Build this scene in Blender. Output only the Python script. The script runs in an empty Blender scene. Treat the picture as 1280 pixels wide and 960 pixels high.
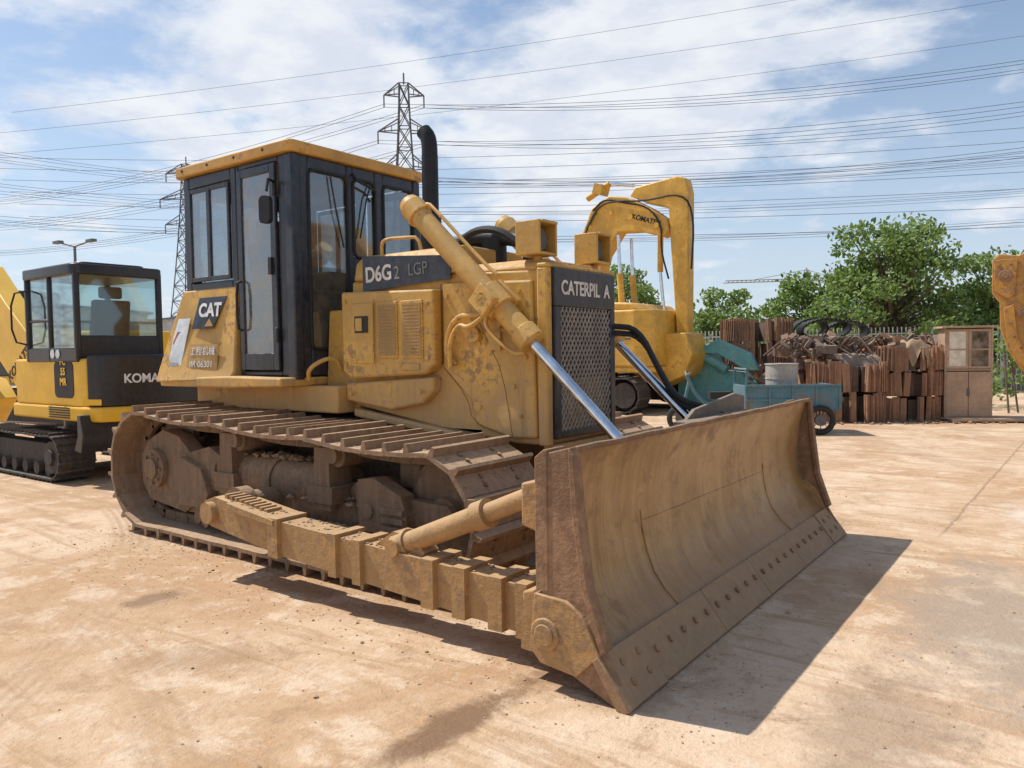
import bpy, math, random, bmesh
from mathutils import Vector, Matrix, Euler
random.seed(7)
scn=bpy.context.scene
R=math.radians
# ------------------------------------------------------------------ materials
def nt(name):
    m=bpy.data.materials.new(name); m.use_nodes=True
    t=m.node_tree; b=t.nodes['Principled BSDF']; return m,t,b
def nd(t,ty,**k):
    n=t.nodes.new(ty)
    for a,v in k.items(): setattr(n,a,v)
    return n
def c4(c): return (c[0],c[1],c[2],1)
def mixc(t,f,a,b,bt='MIX'):
    m=t.nodes.new('ShaderNodeMix'); m.data_type='RGBA'; m.blend_type=bt
    for s,v in ((0,f),(6,a),(7,b)):
        if hasattr(v,'is_linked'): t.links.new(v,m.inputs[s])
        else: m.inputs[s].default_value=v if s==0 else c4(v)
    return m.outputs[2]
def mth(t,op,a,b=None,clamp=False):
    m=t.nodes.new('ShaderNodeMath'); m.operation=op; m.use_clamp=clamp
    for i,v in enumerate((a,b)):
        if v is None: continue
        if hasattr(v,'is_linked'): t.links.new(v,m.inputs[i])
        else: m.inputs[i].default_value=v
    return m.outputs[0]
def noise(t,vec,scale,detail=4,rough=.6,dist=0):
    n=nd(t,'ShaderNodeTexNoise'); n.inputs['Scale'].default_value=scale; n.inputs['Detail'].default_value=detail
    n.inputs['Roughness'].default_value=rough; n.inputs['Distortion'].default_value=dist
    if vec is not None: t.links.new(vec,n.inputs['Vector'])
    return n.outputs[0]
def ramp(t,f,a,b):
    m=nd(t,'ShaderNodeMapRange'); m.interpolation_type='SMOOTHSTEP'
    t.links.new(f,m.inputs[0]); m.inputs[1].default_value=a; m.inputs[2].default_value=b
    return m.outputs[0]
def mapping(t,vec,s):
    m=nd(t,'ShaderNodeMapping'); m.inputs['Scale'].default_value=s; t.links.new(vec,m.inputs[0]); return m.outputs[0]
def surf(name,col,dust=(.42,.29,.18),dust_amt=.5,rough=.55,metal=0,rust=None,rust_amt=.3,streak=.3,bump=.15,var=.25,streak_scale=(14,14,1.2),low=0,grime=0):
    m,t,b=nt(name); co=nd(t,'ShaderNodeTexCoord').outputs['Object']
    g=nd(t,'ShaderNodeNewGeometry'); sx=nd(t,'ShaderNodeSeparateXYZ'); t.links.new(g.outputs['Normal'],sx.inputs[0])
    n1=noise(t,co,2.3,4,.65); n2=noise(t,co,17,4,.72); n3=noise(t,mapping(t,co,streak_scale),1.5,3,.6)
    c=mixc(t,ramp(t,n1,.35,.68),[x*(1-var) for x in col],[min(1,x*(1+var*.6)) for x in col])
    if rust:
        rf=mth(t,'MULTIPLY',ramp(t,mth(t,'ADD',mth(t,'MULTIPLY',n2,.6),mth(t,'MULTIPLY',n1,.5)),.62-rust_amt*.2,.70-rust_amt*.1),.85)
        c=mixc(t,rf,c,rust)
    up=ramp(t,sx.outputs[2],.1,.95)
    d=mth(t,'MULTIPLY',ramp(t,n2,.3,.72),.45)
    d=mth(t,'ADD',d,mth(t,'MULTIPLY',ramp(t,n3,.42,.72),streak))
    d=mth(t,'ADD',d,mth(t,'MULTIPLY',up,.65))
    if low:
        sp=nd(t,'ShaderNodeSeparateXYZ'); t.links.new(g.outputs['Position'],sp.inputs[0])
        lw=ramp(t,mth(t,'ADD',sp.outputs[2],mth(t,'MULTIPLY',mth(t,'SUBTRACT',n1,.5),1.1)),low,low*.45)
        d=mth(t,'ADD',d,mth(t,'MULTIPLY',lw,.95))
    d=mth(t,'MULTIPLY',d,dust_amt,True)
    c=mixc(t,d,c,dust)
    if grime:   # dark run-down streaks
        n5=noise(t,mapping(t,co,(9,9,.55)),2.4,4,.65)
        c=mixc(t,mth(t,'MULTIPLY',ramp(t,n5,.55,.74),grime),c,[x*.38 for x in dust])
    t.links.new(c,b.inputs['Base Color'])
    r=mth(t,'ADD',mth(t,'MULTIPLY',n2,.25),rough-.1); r=mth(t,'ADD',r,mth(t,'MULTIPLY',d,.35),True)
    t.links.new(r,b.inputs['Roughness'])
    if metal: t.links.new(mth(t,'MULTIPLY',mth(t,'SUBTRACT',1.0,d,True),metal),b.inputs['Metallic'])
    bp=nd(t,'ShaderNodeBump'); bp.inputs['Strength'].default_value=bump; bp.inputs['Distance'].default_value=.02
    t.links.new(n2,bp.inputs['Height']); t.links.new(bp.outputs[0],b.inputs['Normal'])
    return m
def flat(name,col,rough=.5,metal=0):
    m,t,b=nt(name); b.inputs['Roughness'].default_value=rough; b.inputs['Metallic'].default_value=metal
    co=nd(t,'ShaderNodeTexCoord').outputs['Object']; n=noise(t,co,9,3)
    t.links.new(mixc(t,ramp(t,n,.3,.7),[x*.8 for x in col],[min(1,x*1.1) for x in col]),b.inputs['Base Color'])
    return m
def glassm(name,tint,dustc=(.45,.38,.3),dust=.12):
    m=bpy.data.materials.new(name); m.use_nodes=True; t=m.node_tree; t.nodes.clear()
    o=nd(t,'ShaderNodeOutputMaterial'); tr=nd(t,'ShaderNodeBsdfTransparent'); tr.inputs[0].default_value=c4(tint)
    gl=nd(t,'ShaderNodeBsdfGlossy'); gl.inputs['Roughness'].default_value=.04; gl.inputs[0].default_value=(.9,.95,1,1)
    df=nd(t,'ShaderNodeBsdfDiffuse'); df.inputs[0].default_value=c4(dustc)
    lw=nd(t,'ShaderNodeLayerWeight'); lw.inputs[0].default_value=.35
    m1=nd(t,'ShaderNodeMixShader'); t.links.new(mth(t,'ADD',mth(t,'MULTIPLY',lw.outputs[1],.6),.05,True),m1.inputs[0])
    t.links.new(tr.outputs[0],m1.inputs[1]); t.links.new(gl.outputs[0],m1.inputs[2])
    m2=nd(t,'ShaderNodeMixShader'); co=nd(t,'ShaderNodeTexCoord').outputs['Object']
    t.links.new(mth(t,'MULTIPLY',ramp(t,noise(t,co,4,4,.7),.25,.8),dust*2),m2.inputs[0])
    t.links.new(m1.outputs[0],m2.inputs[1]); t.links.new(df.outputs[0],m2.inputs[2]); t.links.new(m2.outputs[0],o.inputs[0])
    return m
DUST=(.52,.34,.18)
Y_=surf('dozer_yellow_paint',(.62,.35,.055),DUST,.58,.45,rust=(.24,.125,.05),rust_amt=.16,low=1.7,bump=.2,grime=.42)
YR=surf('roof_yellow_paint',(.58,.31,.05),DUST,.4,.45,rust=(.24,.125,.05),rust_amt=.1,grime=.25)
YC=surf('cylinder_yellow_paint',(.64,.37,.075),DUST,.42,.4,rust=(.22,.12,.05),rust_amt=.18)
NV=surf('navy_black_paint',(.012,.02,.035),(.30,.24,.18),.24,.3,streak=.25,bump=.04)
TR=surf('dusty_track_steel',(.23,.14,.08),(.52,.355,.22),.74,.6,metal=.1,rust=(.15,.08,.045),rust_amt=.38,bump=.45)
TRI=surf('greasy_track_parts',(.16,.10,.06),(.43,.29,.18),.74,.75,rust=(.09,.055,.03),rust_amt=.42,bump=.7)
ARM=surf('worn_arm_paint',(.43,.24,.085),(.50,.33,.175),.72,.55,rust=(.19,.10,.05),rust_amt=.45,bump=.45,grime=.3)
DK=flat('black_rubber',(.015,.015,.016),.6)
SEAM=flat('seam_brown',(.20,.12,.05),.9)  # plain brown for the thin lines along the hood panel joints
RS=surf('rust_plate',(.22,.12,.065),(.44,.28,.155),.5,.75,rust=(.31,.17,.095),rust_amt=.45,bump=.55)
CH=flat('chrome_rod',(.75,.77,.8),.12,1)
GL=glassm('cab_glass',(.66,.72,.74))
GL2=glassm('door_glass_dusty',(.5,.54,.55),dust=.26)
GLX=glassm('excavator_glass',(.25,.3,.32),dust=.05)
WH=flat('white_paint',(.75,.75,.73),.5)
WD=surf('worn_white_lettering',(.72,.7,.65),DUST,.35,.5,bump=.03)
PLT=flat('pale_decal',(.62,.66,.68),.5)
RED=flat('red_seat_cloth',(.30,.06,.045),.9)
GREY=flat('grey_trim',(.12,.12,.12),.7)
MUD=surf('dry_mud',(.31,.20,.11),(.50,.34,.21),.7,.95,bump=.7)
def moldboard():
    m,t,b=nt('worn_moldboard_steel'); co=nd(t,'ShaderNodeTexCoord').outputs['Object']
    g=nd(t,'ShaderNodeNewGeometry'); sp=nd(t,'ShaderNodeSeparateXYZ'); t.links.new(g.outputs['Position'],sp.inputs[0])
    st=noise(t,mapping(t,co,(.6,9,.5)),2.2,5,.65); st2=noise(t,mapping(t,co,(.8,55,1.0)),1.5,3,.6); n1=noise(t,co,1.9,5,.65,.3); n2=noise(t,co,26,5,.75); n4=noise(t,co,5.5,5,.7,.3)
    c=mixc(t,ramp(t,st,.30,.70),(.30,.165,.06),(.46,.275,.105))
    c=mixc(t,mth(t,'MULTIPLY',ramp(t,n1,.42,.64),.6),c,(.53,.34,.15))
    c=mixc(t,mth(t,'MULTIPLY',ramp(t,n4,.54,.68),.7),c,(.23,.12,.05))
    c=mixc(t,mth(t,'MULTIPLY',ramp(t,st2,.54,.70),.4),c,(.20,.115,.05))
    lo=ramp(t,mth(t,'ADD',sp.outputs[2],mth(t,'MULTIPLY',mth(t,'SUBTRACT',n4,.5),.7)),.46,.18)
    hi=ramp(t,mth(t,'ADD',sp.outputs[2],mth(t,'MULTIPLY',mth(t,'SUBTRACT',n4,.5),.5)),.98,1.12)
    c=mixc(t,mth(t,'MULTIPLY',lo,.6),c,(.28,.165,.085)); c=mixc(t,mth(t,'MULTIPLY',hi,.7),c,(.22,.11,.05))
    c=mixc(t,mth(t,'MULTIPLY',ramp(t,n2,.57,.67),.5),c,(.22,.125,.06))
    t.links.new(c,b.inputs['Base Color']); b.inputs['Metallic'].default_value=.1
    t.links.new(mth(t,'ADD',mth(t,'MULTIPLY',st,.3),mth(t,'MULTIPLY',n4,.45)),b.inputs['Roughness'])
    bp=nd(t,'ShaderNodeBump'); bp.inputs['Strength'].default_value=.3; bp.inputs['Distance'].default_value=.012
    t.links.new(mth(t,'ADD',mth(t,'MULTIPLY',st,.5),n2),bp.inputs['Height']); t.links.new(bp.outputs[0],b.inputs['Normal'])
    return m
MB=moldboard()
# ------------------------------------------------------------------ geometry helpers
class G:
    def __init__(s): s.v=[];s.f=[];s.m=[]
    def add(s,v,f,mi=0):
        o=len(s.v); s.v+= [tuple(x) for x in v]; s.f+=[tuple(i+o for i in q) for q in f]; s.m+=[mi]*len(f); return s
    def box(s,a,b,mi=0,M=None):
        x0,y0,z0=a;x1,y1,z1=b
        v=[Vector(p) for p in ((x0,y0,z0),(x1,y0,z0),(x1,y1,z0),(x0,y1,z0),(x0,y0,z1),(x1,y0,z1),(x1,y1,z1),(x0,y1,z1))]
        if M is not None: v=[M@p for p in v]
        return s.add(v,[(0,3,2,1),(4,5,6,7),(0,1,5,4),(1,2,6,5),(2,3,7,6),(3,0,4,7)],mi)
    def cb(s,c,d,rot=(0,0,0),mi=0):
        M=Matrix.Translation(c)@Euler(rot).to_matrix().to_4x4(); h=Vector(d)/2
        return s.box(-h,h,mi,M)
    def prism(s,poly,y0,y1,mi=0,axis='y',M=None):
        n=len(poly)
        def P(a,b,w): return {'y':(a,w,b),'x':(w,a,b),'z':(a,b,w)}[axis]
        v=[Vector(P(a,b,y0)) for a,b in poly]+[Vector(P(a,b,y1)) for a,b in poly]
        if M is not None: v=[M@p for p in v]
        f=[tuple(range(n)),tuple(range(2*n-1,n-1,-1))]+[(i,i+n,(i+1)%n+n,(i+1)%n) for i in range(n)]
        return s.add(v,f,mi)
    def cyl(s,p,q,r,r2=None,n=20,mi=0,caps=True):
        p=Vector(p);q=Vector(q); r2=r if r2 is None else r2
        d=(q-p).normalized(); a=d.orthogonal().normalized(); b=d.cross(a)
        v=[];
        for c,rr in ((p,r),(q,r2)):
            for i in range(n):
                t=2*math.pi*i/n; v.append(c+a*rr*math.cos(t)+b*rr*math.sin(t))
        f=[(i,(i+1)%n,(i+1)%n+n,i+n) for i in range(n)]
        if caps: f+=[tuple(range(n-1,-1,-1)),tuple(range(n,2*n))]
        return s.add(v,f,mi)
    def tube(s,pts,r,n=8,mi=0,smooth=0):
        pts=[Vector(p) for p in pts]
        for _ in range(smooth):
            q=[pts[0]]
            for a,b in zip(pts,pts[1:]): q+=[a*.75+b*.25,a*.25+b*.75]
            pts=q+[pts[-1]]
        v=[];f=[]; a=None
        for i,p in enumerate(pts):
            d=(pts[min(i+1,len(pts)-1)]-pts[max(i-1,0)]).normalized()
            a=d.orthogonal().normalized() if a is None else (a-d*a.dot(d)).normalized()
            b=d.cross(a)
            for k in range(n):
                t=2*math.pi*k/n; v.append(p+(a*math.cos(t)+b*math.sin(t))*r)
        for i in range(len(pts)-1):
            for k in range(n): f.append((i*n+k,i*n+(k+1)%n,(i+1)*n+(k+1)%n,(i+1)*n+k))
        f+=[tuple(range(n-1,-1,-1)),tuple(range((len(pts)-1)*n,len(pts)*n))]
        return s.add(v,f,mi)
    def clod(s,c,r,mi=0):
        v=[];
        for p in ((1,0,0),(-1,0,0),(0,1,0),(0,-1,0),(0,0,1),(0,0,-1),(.6,.6,.5),(-.6,.6,.5),(-.6,-.6,.5),(.6,-.6,.5)):
            k=r*random.uniform(.6,1.2); v.append(Vector(c)+Vector((p[0]*k,p[1]*k,p[2]*k*.6)))
        return s.add(v,[(0,6,9),(0,2,6),(2,7,6),(2,1,7),(1,8,7),(1,3,8),(3,9,8),(3,0,9),(4,9,6),(4,6,7),(4,7,8),(4,8,9),(5,2,0),(5,1,2),(5,3,1),(5,0,3)],mi)
    def obj(s,name,mats,parent=None,bevel=0,smooth=True,recalc=True,seg=2):
        me=bpy.data.meshes.new(name); me.from_pydata(s.v,[],s.f)
        mats=mats if isinstance(mats,(list,tuple)) else [mats]
        for m in mats: me.materials.append(m)
        me.polygons.foreach_set('material_index',s.m)
        if recalc:
            bm=bmesh.new(); bm.from_mesh(me); bmesh.ops.recalc_face_normals(bm,faces=bm.faces); bm.to_mesh(me); bm.free()
        if smooth:
            me.polygons.foreach_set('use_smooth',[True]*len(me.polygons)); me.set_sharp_from_angle(angle=R(32))
        o=bpy.data.objects.new(name,me); scn.collection.objects.link(o)
        if bevel:
            md=o.modifiers.new('b','BEVEL'); md.width=bevel; md.segments=seg; md.limit_method='ANGLE'; md.angle_limit=R(35)
        if parent: par(o,parent)
        return o
def par(o,p):
    o.parent=p; o.matrix_parent_inverse=Matrix.Translation(p.location).inverted()
def emp(name,loc=(0,0,0)):
    e=bpy.data.objects.new(name,None); e.location=loc; scn.collection.objects.link(e); return e
def text(name,s,loc,size,rot,mat,parent,ext=.002,sx=1,bold=0,align='CENTER'):
    c=bpy.data.curves.new(name,'FONT'); c.body=s; c.size=size; c.extrude=ext; c.align_x=align; c.align_y='CENTER'; c.offset=bold
    c.materials.append(mat); o=bpy.data.objects.new(name,c); o.location=loc; o.rotation_euler=rot; o.scale=(sx,1,1)
    scn.collection.objects.link(o); par(o,parent); return o
def frame_wall(g,ax,w,th,outer,holes,mi=0):
    u0,z0,u1,z1=outer
    def B(a,b,c,d):
        if c-a<1e-4 or d-b<1e-4: return
        if ax=='y': g.box((a,w-th/2,b),(c,w+th/2,d),mi)
        else: g.box((w-th/2,a,b),(w+th/2,c,d),mi)
    x=u0
    for h in holes:
        B(x,z0,h[0],z1); B(h[0],z0,h[2],h[1]); B(h[0],h[3],h[2],z1); x=h[2]
    B(x,z0,u1,z1)
def rrect(a,b,c,d,r,n=4):
    p=[]
    for cx,cy,s in ((c-r,d-r,0),(a+r,d-r,90),(a+r,b+r,180),(c-r,b+r,270)):
        for i in range(n+1):
            t=R(s+90*i/n); p.append((cx+r*math.cos(t),cy+r*math.sin(t)))
    return p
def mirY(g):
    h=G(); h.v=[(x,-y,z) for x,y,z in g.v]; h.f=list(g.f); h.m=list(g.m); return h

# ================================================================== DOZER
dz=emp('bulldozer',(-2.8,0,0))
def track_path(c1,r1,c2,r2,sag=.0):
    pts=[]
    (x1,z1),(x2,z2)=c1,c2
    for i in range(60): 
        t=R(90+180*i/60); pts.append((x1+r1*math.cos(t),z1+r1*math.sin(t)))
    for i in range(80): 
        k=i/80; pts.append((x1+(x2-x1)*k,(z1-r1)*(1-k)+(z2-r2)*k))
    for i in range(60):
        t=R(-90+180*i/60); pts.append((x2+r2*math.cos(t),z2+r2*math.sin(t)))
    for i in range(80):
        k=i/80; pts.append((x2+(x1-x2)*k,(z2+r2)*(1-k)+(z1+r1)*k-sag*abs(math.sin(k*math.pi*3))))
    return pts
def resample(pts,pitch):
    P=pts+[pts[0]]; L=[0]
    for a,b in zip(P,P[1:]): L.append(L[-1]+math.dist(a,b))
    n=round(L[-1]/pitch); out=[]; j=0
    for i in range(n):
        s=L[-1]*i/n
        while L[j+1]<s: j+=1
        k=(s-L[j])/(L[j+1]-L[j]+1e-9); a,b=P[j],P[j+1]
        out.append(((a[0]+(b[0]-a[0])*k,a[1]+(b[1]-a[1])*k),math.atan2(b[1]-a[1],b[0]-a[0])))
    return out,L[-1]/n
def shoes(path,pitch,y0,y1,grouser=.065,th=.018,link=True):
    g=G(); st,p=resample(path,pitch)
    for (x,z),a in st:
        a+=random.uniform(-.02,.02)
        t=Vector((math.cos(a),0,math.sin(a))); o=Vector((math.sin(a),0,-math.cos(a)))
        M=Matrix(((t.x,0,o.x,x),(0,1,0,0),(t.z,0,o.z,z),(0,0,0,1)))
        jy=random.uniform(-.005,.005)
        prof=[(-p*.56,-th*.2),(-p*.47,th*.6),(p*.28,th*.6),(p*.34,grouser),(p*.46,grouser),(p*.52,th*.3),(p*.50,-th),(-p*.5,-th)]
        g.prism(prof,y0+jy,y1+jy,0,'y',M)
        if link:
            ym=(y0+y1)/2
            for s in (-.10,.10): g.box((-p*.52,ym+s-.022,-.10),(p*.52,ym+s+.022,-th-.001),1,M)
            g.cyl(M@Vector((-p*.5,ym-.13,-.055)),M@Vector((-p*.5,ym+.13,-.055)),.022,n=8,mi=1)
            for s in (-.16,.16):
                for q in (-.2,.12): g.cyl(M@Vector((p*q,ym+s,th*.6)),M@Vector((p*q,ym+s,th*.6+.014)),.016,n=6,mi=1)
            if o.z>-.1:
                for _ in range(16):
                    u=random.random(); yy=y0+.03+(y1-y0-.06)*u
                    g.clod(M@Vector((p*random.uniform(-.1,.28),yy,th*.5)),random.uniform(.005,.022),2)
    return g
tp=track_path((-4.95,.565),.49,(-1.70,.50),.425,sag=.03)
sh=shoes(tp,.192,-1.36,-.60)
sh.obj('track_shoes_right',[TR,TRI,MUD],dz,.004,seg=1)
mirY(sh).obj('track_shoes_left',[TR,TRI,MUD],dz)
def under():
    g=G()
    g.box((-4.55,-1.16,.22),(-2.0,-.80,.50))
    g.box((-4.3,-1.22,.20),(-2.2,-1.16,.34))
    for i in range(7):
        x=-4.35+i*.36; g.cyl((x,-1.13,.20),(x,-.83,.20),.095,n=18,mi=1); g.cyl((x,-1.20,.20),(x,-1.13,.20),.05,n=12,mi=1)
        g.prism([(x+.05,.30),(x+.31,.30),(x+.26,.20),(x+.18,.14),(x+.10,.20)],-1.24,-1.221)
        for q in (.10,.26): g.cyl((x+q,-1.255,.27),(x+q,-1.22,.27),.016,n=6)
    g.cyl((-4.05,-1.03,.60),(-2.75,-1.03,.57),.165,n=28)
    g.cyl((-4.10,-1.03,.60),(-4.05,-1.03,.60),.19,n=28); g.cyl((-2.75,-1.03,.57),(-2.70,-1.03,.57),.185,n=28); g.cyl((-3.42,-1.03,.585),(-3.36,-1.03,.585),.178,n=28)
    g.cyl((-2.7,-1.03,.57),(-2.35,-1.03,.55),.06,n=16)
    g.prism([(-4.6,.45),(-4.0,.45),(-4.0,.74),(-4.15,.80),(-4.6,.70)],-1.2,-.78)
    for x,z in ((-3.86,.90),(-2.72,.86)):
        g.prism([(x-.09,.45),(x+.09,.45),(x+.08,z+.03),(x-.07,z+.03)],-1.24,-1.04)
        g.prism([(x-.13,.62),(x+.13,.62),(x+.13,.50),(x-.13,.50)],-1.26,-1.06)
        g.cyl((x+.12,-1.2,z-.02),(x+.12,-.86,z-.02),.085,n=20,mi=1); g.cyl((x+.12,-1.25,z-.02),(x+.12,-1.2,z-.02),.055,n=16,mi=1)
    g.prism([(-5.22,.42),(-5.10,.28),(-4.55,.22),(-4.40,.30),(-4.42,.72),(-4.62,.86),(-4.86,.90),(-5.10,.80),(-5.22,.66)],-1.19,-1.05)
    g.prism([(-4.60,.30),(-4.2,.30),(-4.1,.42),(-4.2,.62),(-4.5,.70),(-4.60,.60)],-1.25,-1.16)
    g.cyl((-4.95,-1.24,.565),(-4.95,-1.19,.565),.165,n=28); g.cyl((-4.95,-1.27,.565),(-4.95,-1.24,.565),.09,n=20)
    for i in range(8):
        a=i*math.pi/4; g.cyl((-4.95+.125*math.cos(a),-1.26,.565+.125*math.sin(a)),(-4.95+.125*math.cos(a),-1.23,.565+.125*math.sin(a)),.014,n=6)
    g.cyl((-4.95,-1.05,.565),(-4.95,-.2,.565),.30,n=28,mi=1)
    n=24; pr=[]
    for i in range(n*2):
        a=math.pi*i/n; r=.44 if i%2 else .375; pr.append((-4.95+r*math.cos(a),.565+r*math.sin(a)))
    g.prism(pr,-1.01,-.95,1)
    g.cyl((-1.70,-1.06,.50),(-1.70,-.90,.50),.335,n=40,mi=1); g.cyl((-1.70,-1.02,.50),(-1.70,-.94,.50),.385,n=40,mi=1)
    g.cyl((-1.70,-1.12,.50),(-1.70,-1.06,.50),.12,n=24,mi=1)
    for s in (-1.13,-.86):
        g.prism([(-2.45,.42),(-1.62,.42),(-1.55,.50),(-1.62,.58),(-2.2,.60),(-2.45,.66)],s-.035,s+.035)
    g.prism([(-2.35,.36),(-1.95,.36),(-1.90,.46),(-1.95,.62),(-2.2,.72),(-2.35,.70)],-1.24,-1.12)
    for zz in (.40,.46,.52): g.cb((-2.02,-1.25,zz),(.2,.03,.035))
    g.cyl((-2.25,-1.26,.50),(-2.25,-1.22,.50),.05,n=14)
    g.cyl((-3.3,-1.16,.48),(-3.3,-.3,.52),.11,n=18,mi=1)
    g.cyl((-3.35,-1.62,.45),(-3.35,-1.1,.45),.10,n=22); g.cyl((-3.35,-1.50,.45),(-3.35,-1.40,.45),.14,n=22)
    for _ in range(900):
        x=random.uniform(-4.6,-2.0); zone=random.random()
        if zone<.4: y=random.uniform(-1.2,-.85); z=.50
        elif zone<.6: y=random.uniform(-1.12,-.96); z=.76 if -4.05<x<-2.75 else .52
        else: y=random.uniform(-1.225,-1.17); z=.345
        g.clod((x,y,z),random.uniform(.008,.04),2)
    return g
u=under(); u.obj('track_frame_right',[TRI,TRI,MUD],dz,.010,seg=1); mirY(u).obj('track_frame_left',[TRI,TRI,MUD],dz)
h=G()
h.box((-5.25,-.44,.48),(-1.9,.44,1.0),0)
h.prism([(-5.35,.75),(-5.1,.5),(-4.7,.5),(-4.6,1.12),(-5.3,1.12)],-.5,.5)
h.box((-2.2,-1.0,.62),(-2.0,1.0,.80))
h.obj('hull',TRI,dz,.02)
b=G()
b.prism([(-3.25,1.12),(-2.3,.97),(-1.62,.90),(-1.36,.90),(-1.40,2.09),(-2.12,2.12),(-3.25,2.12)],-.44,.44)
b.prism([(-.47,2.118),(-.44,2.26),(-.36,2.33),(.36,2.33),(.44,2.26),(.47,2.118)],-3.20,-2.13,0,'x')
b.prism([(-.44,2.088),(-.43,2.13),(-.37,2.17),(.37,2.17),(.43,2.13),(.44,2.088)],-2.13,-1.42,0,'x')
b.obj('engine_hood',Y_,dz,.02)
b=G()
b.prism([(-3.25,1.40),(-3.16,1.34),(-2.36,1.38),(-2.26,1.46),(-2.26,2.0),(-3.25,2.03)],-.56,-.43)
b.prism([(-3.25,1.16),(-2.75,1.10),(-2.42,1.16),(-2.30,1.26),(-2.30,1.36),(-3.25,1.30)],-.53,-.43)
b.prism([(-2.25,2.05),(-1.45,2.02),(-1.42,.95),(-1.63,.935),(-1.95,1.02),(-2.0,1.2),(-2.25,1.42)],-.475,-.43)
b.prism([(-3.2,1.10),(-2.3,.98),(-1.7,.90),(-1.7,.86),(-2.3,.92),(-3.2,1.03)],-.50,-.42)
b.obj('side_panels_right',Y_,dz,.018)
b=mirY(b); b.obj('side_panels_left',Y_,dz,.018)
b=G()
b.box((-3.12,-.572,1.46),(-2.88,-.561,1.93)); b.box((-2.84,-.572,1.50),(-2.62,-.561,1.93)); b.box((-2.58,-.572,1.50),(-2.36,-.561,1.93))
b.box((-2.6,-.572,1.41),(-2.4,-.561,1.46))
b.obj('hood_access_doors',Y_,dz,.008)
b=G()
for x0 in (-2.83,-2.57):
    for i in range(16):
        z=1.525+i*.0245; b.box((x0+.01,-.581,z),(x0+.20,-.5725,z+.014))
b.obj('hood_louvres',surf('louvre_paint',(.36,.22,.08),DUST,.5),dz)
b=G(); b.box((-3.08,-.578,1.70),(-2.93,-.5725,1.83)); b.obj('fuse_window_frame',DK,dz,.01)
b=G(); b.box((-3.06,-.586,1.715),(-2.99,-.579,1.815)); b.obj('fuse_window',Y_,dz)
b=G()
for x,z in ((-2.2,1.5),(-2.2,1.95),(-1.55,1.95),(-1.55,1.1),(-1.5,1.5),(-1.9,1.15),(-1.9,1.6),(-1.75,1.62),(-3.2,1.95),(-3.2,1.45),(-2.32,1.9),(-2.32,1.5),(-3.15,1.22),(-2.4,1.25),(-1.6,1.3),(-1.6,1.75)):
    yy=-.478 if x>-2.25 else -.563
    b.cyl((x,yy-.012,z),(x,yy+.01,z),.017,n=6)
b.cyl((-1.93,-.52,1.66),(-1.93,-.47,1.66),.055,n=16)
b.box((-1.80,-.50,1.55),(-1.70,-.47,1.68))
b.cyl((-2.87,-.58,1.95),(-2.87,-.58,1.47),.008,n=6)
b.obj('hood_bolts',Y_,dz)
b=G(); b.tube([(-2.24,-.476,1.43),(-2.02,-.476,1.22),(-1.97,-.476,1.03),(-1.64,-.476,.945)],.0024,n=4,smooth=1); b.tube([(-1.62,-.476,.95),(-1.70,-.476,1.4),(-1.82,-.476,1.6),(-1.9,-.476,1.75)],.0024,n=4,smooth=1); b.box((-2.262,-.4765,1.45),(-2.256,-.47,2.04))
b.obj('panel_joints',SEAM,dz)
b=G(); b.prism([(-3.08,2.03),(-2.16,2.07),(-2.16,2.245),(-3.08,2.31)],-.478,-.472); b.obj('hood_decal_band',NV,dz)
text('hood_model_lettering','D6G',(-2.90,-.481,2.155),.165,(R(90),R(-2),0),WD,dz,bold=.004,sx=.9)
text('hood_model_suffix','2',(-2.70,-.481,2.15),.14,(R(90),R(-2),0),flat('faded_grey',(.22,.23,.22)),dz,bold=.001,sx=.9)
text('hood_series_lettering','LGP',(-2.48,-.481,2.165),.13,(R(90),R(-2),0),flat('faded_grey2',(.16,.17,.16)),dz,sx=.9)
b=G()
b.box((-1.41,-.47,.90),(-1.33,-.40,2.10)); b.box((-1.41,.42,.90),(-1.33,.47,2.10)); b.box((-1.41,-.47,2.10),(-1.33,.47,2.13)); b.box((-1.42,-.40,.86),(-1.33,.42,.90))
b.obj('radiator_frame',Y_,dz,.012)
b=G()
b.box((-1.335,-.40,1.84),(-1.305,.42,2.099)); b.box((-1.335,-.40,.94),(-1.305,-.33,1.84)); b.box((-1.335,.35,.94),(-1.305,.42,1.84)); b.box((-1.335,-.33,.94),(-1.305,.35,.99))
b.box((-1.40,-.36,.97),(-1.375,.36,1.86))
b.obj('grille_frame',NV,dz,.008)
b=G(); y0,y1,z0,z1=-.33,.35,.99,1.84; sp=.040
for sg in (1,-1):
    k=-2.0; m=sg*1.35
    while k<3.2:
        ps=[]
        for y in (y0,y1):
            z=m*y+k
            if z0<=z<=z1: ps.append((y,z))
        for z in (z0,z1):
            y=(z-k)/m
            if y0<y<y1: ps.append((y,z))
        if len(ps)>=2:
            ps.sort(); (a,c),(d,e)=ps[0],ps[-1]
            if math.dist(ps[0],ps[-1])>.02: b.tube([(-1.318+.003*sg,a,c),(-1.318+.003*sg,d,e)],.0068,n=4)
        k+=sp*1.68
b.obj('grille_mesh',flat('grille_wire',(.36,.31,.25),.6,.1),dz,smooth=False)
text('grille_lettering','CATERPIL  A',(-1.302,.0,1.965),.135,(R(90),0,R(90)),WD,dz,bold=.003,sx=.88)
b=G()
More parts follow.
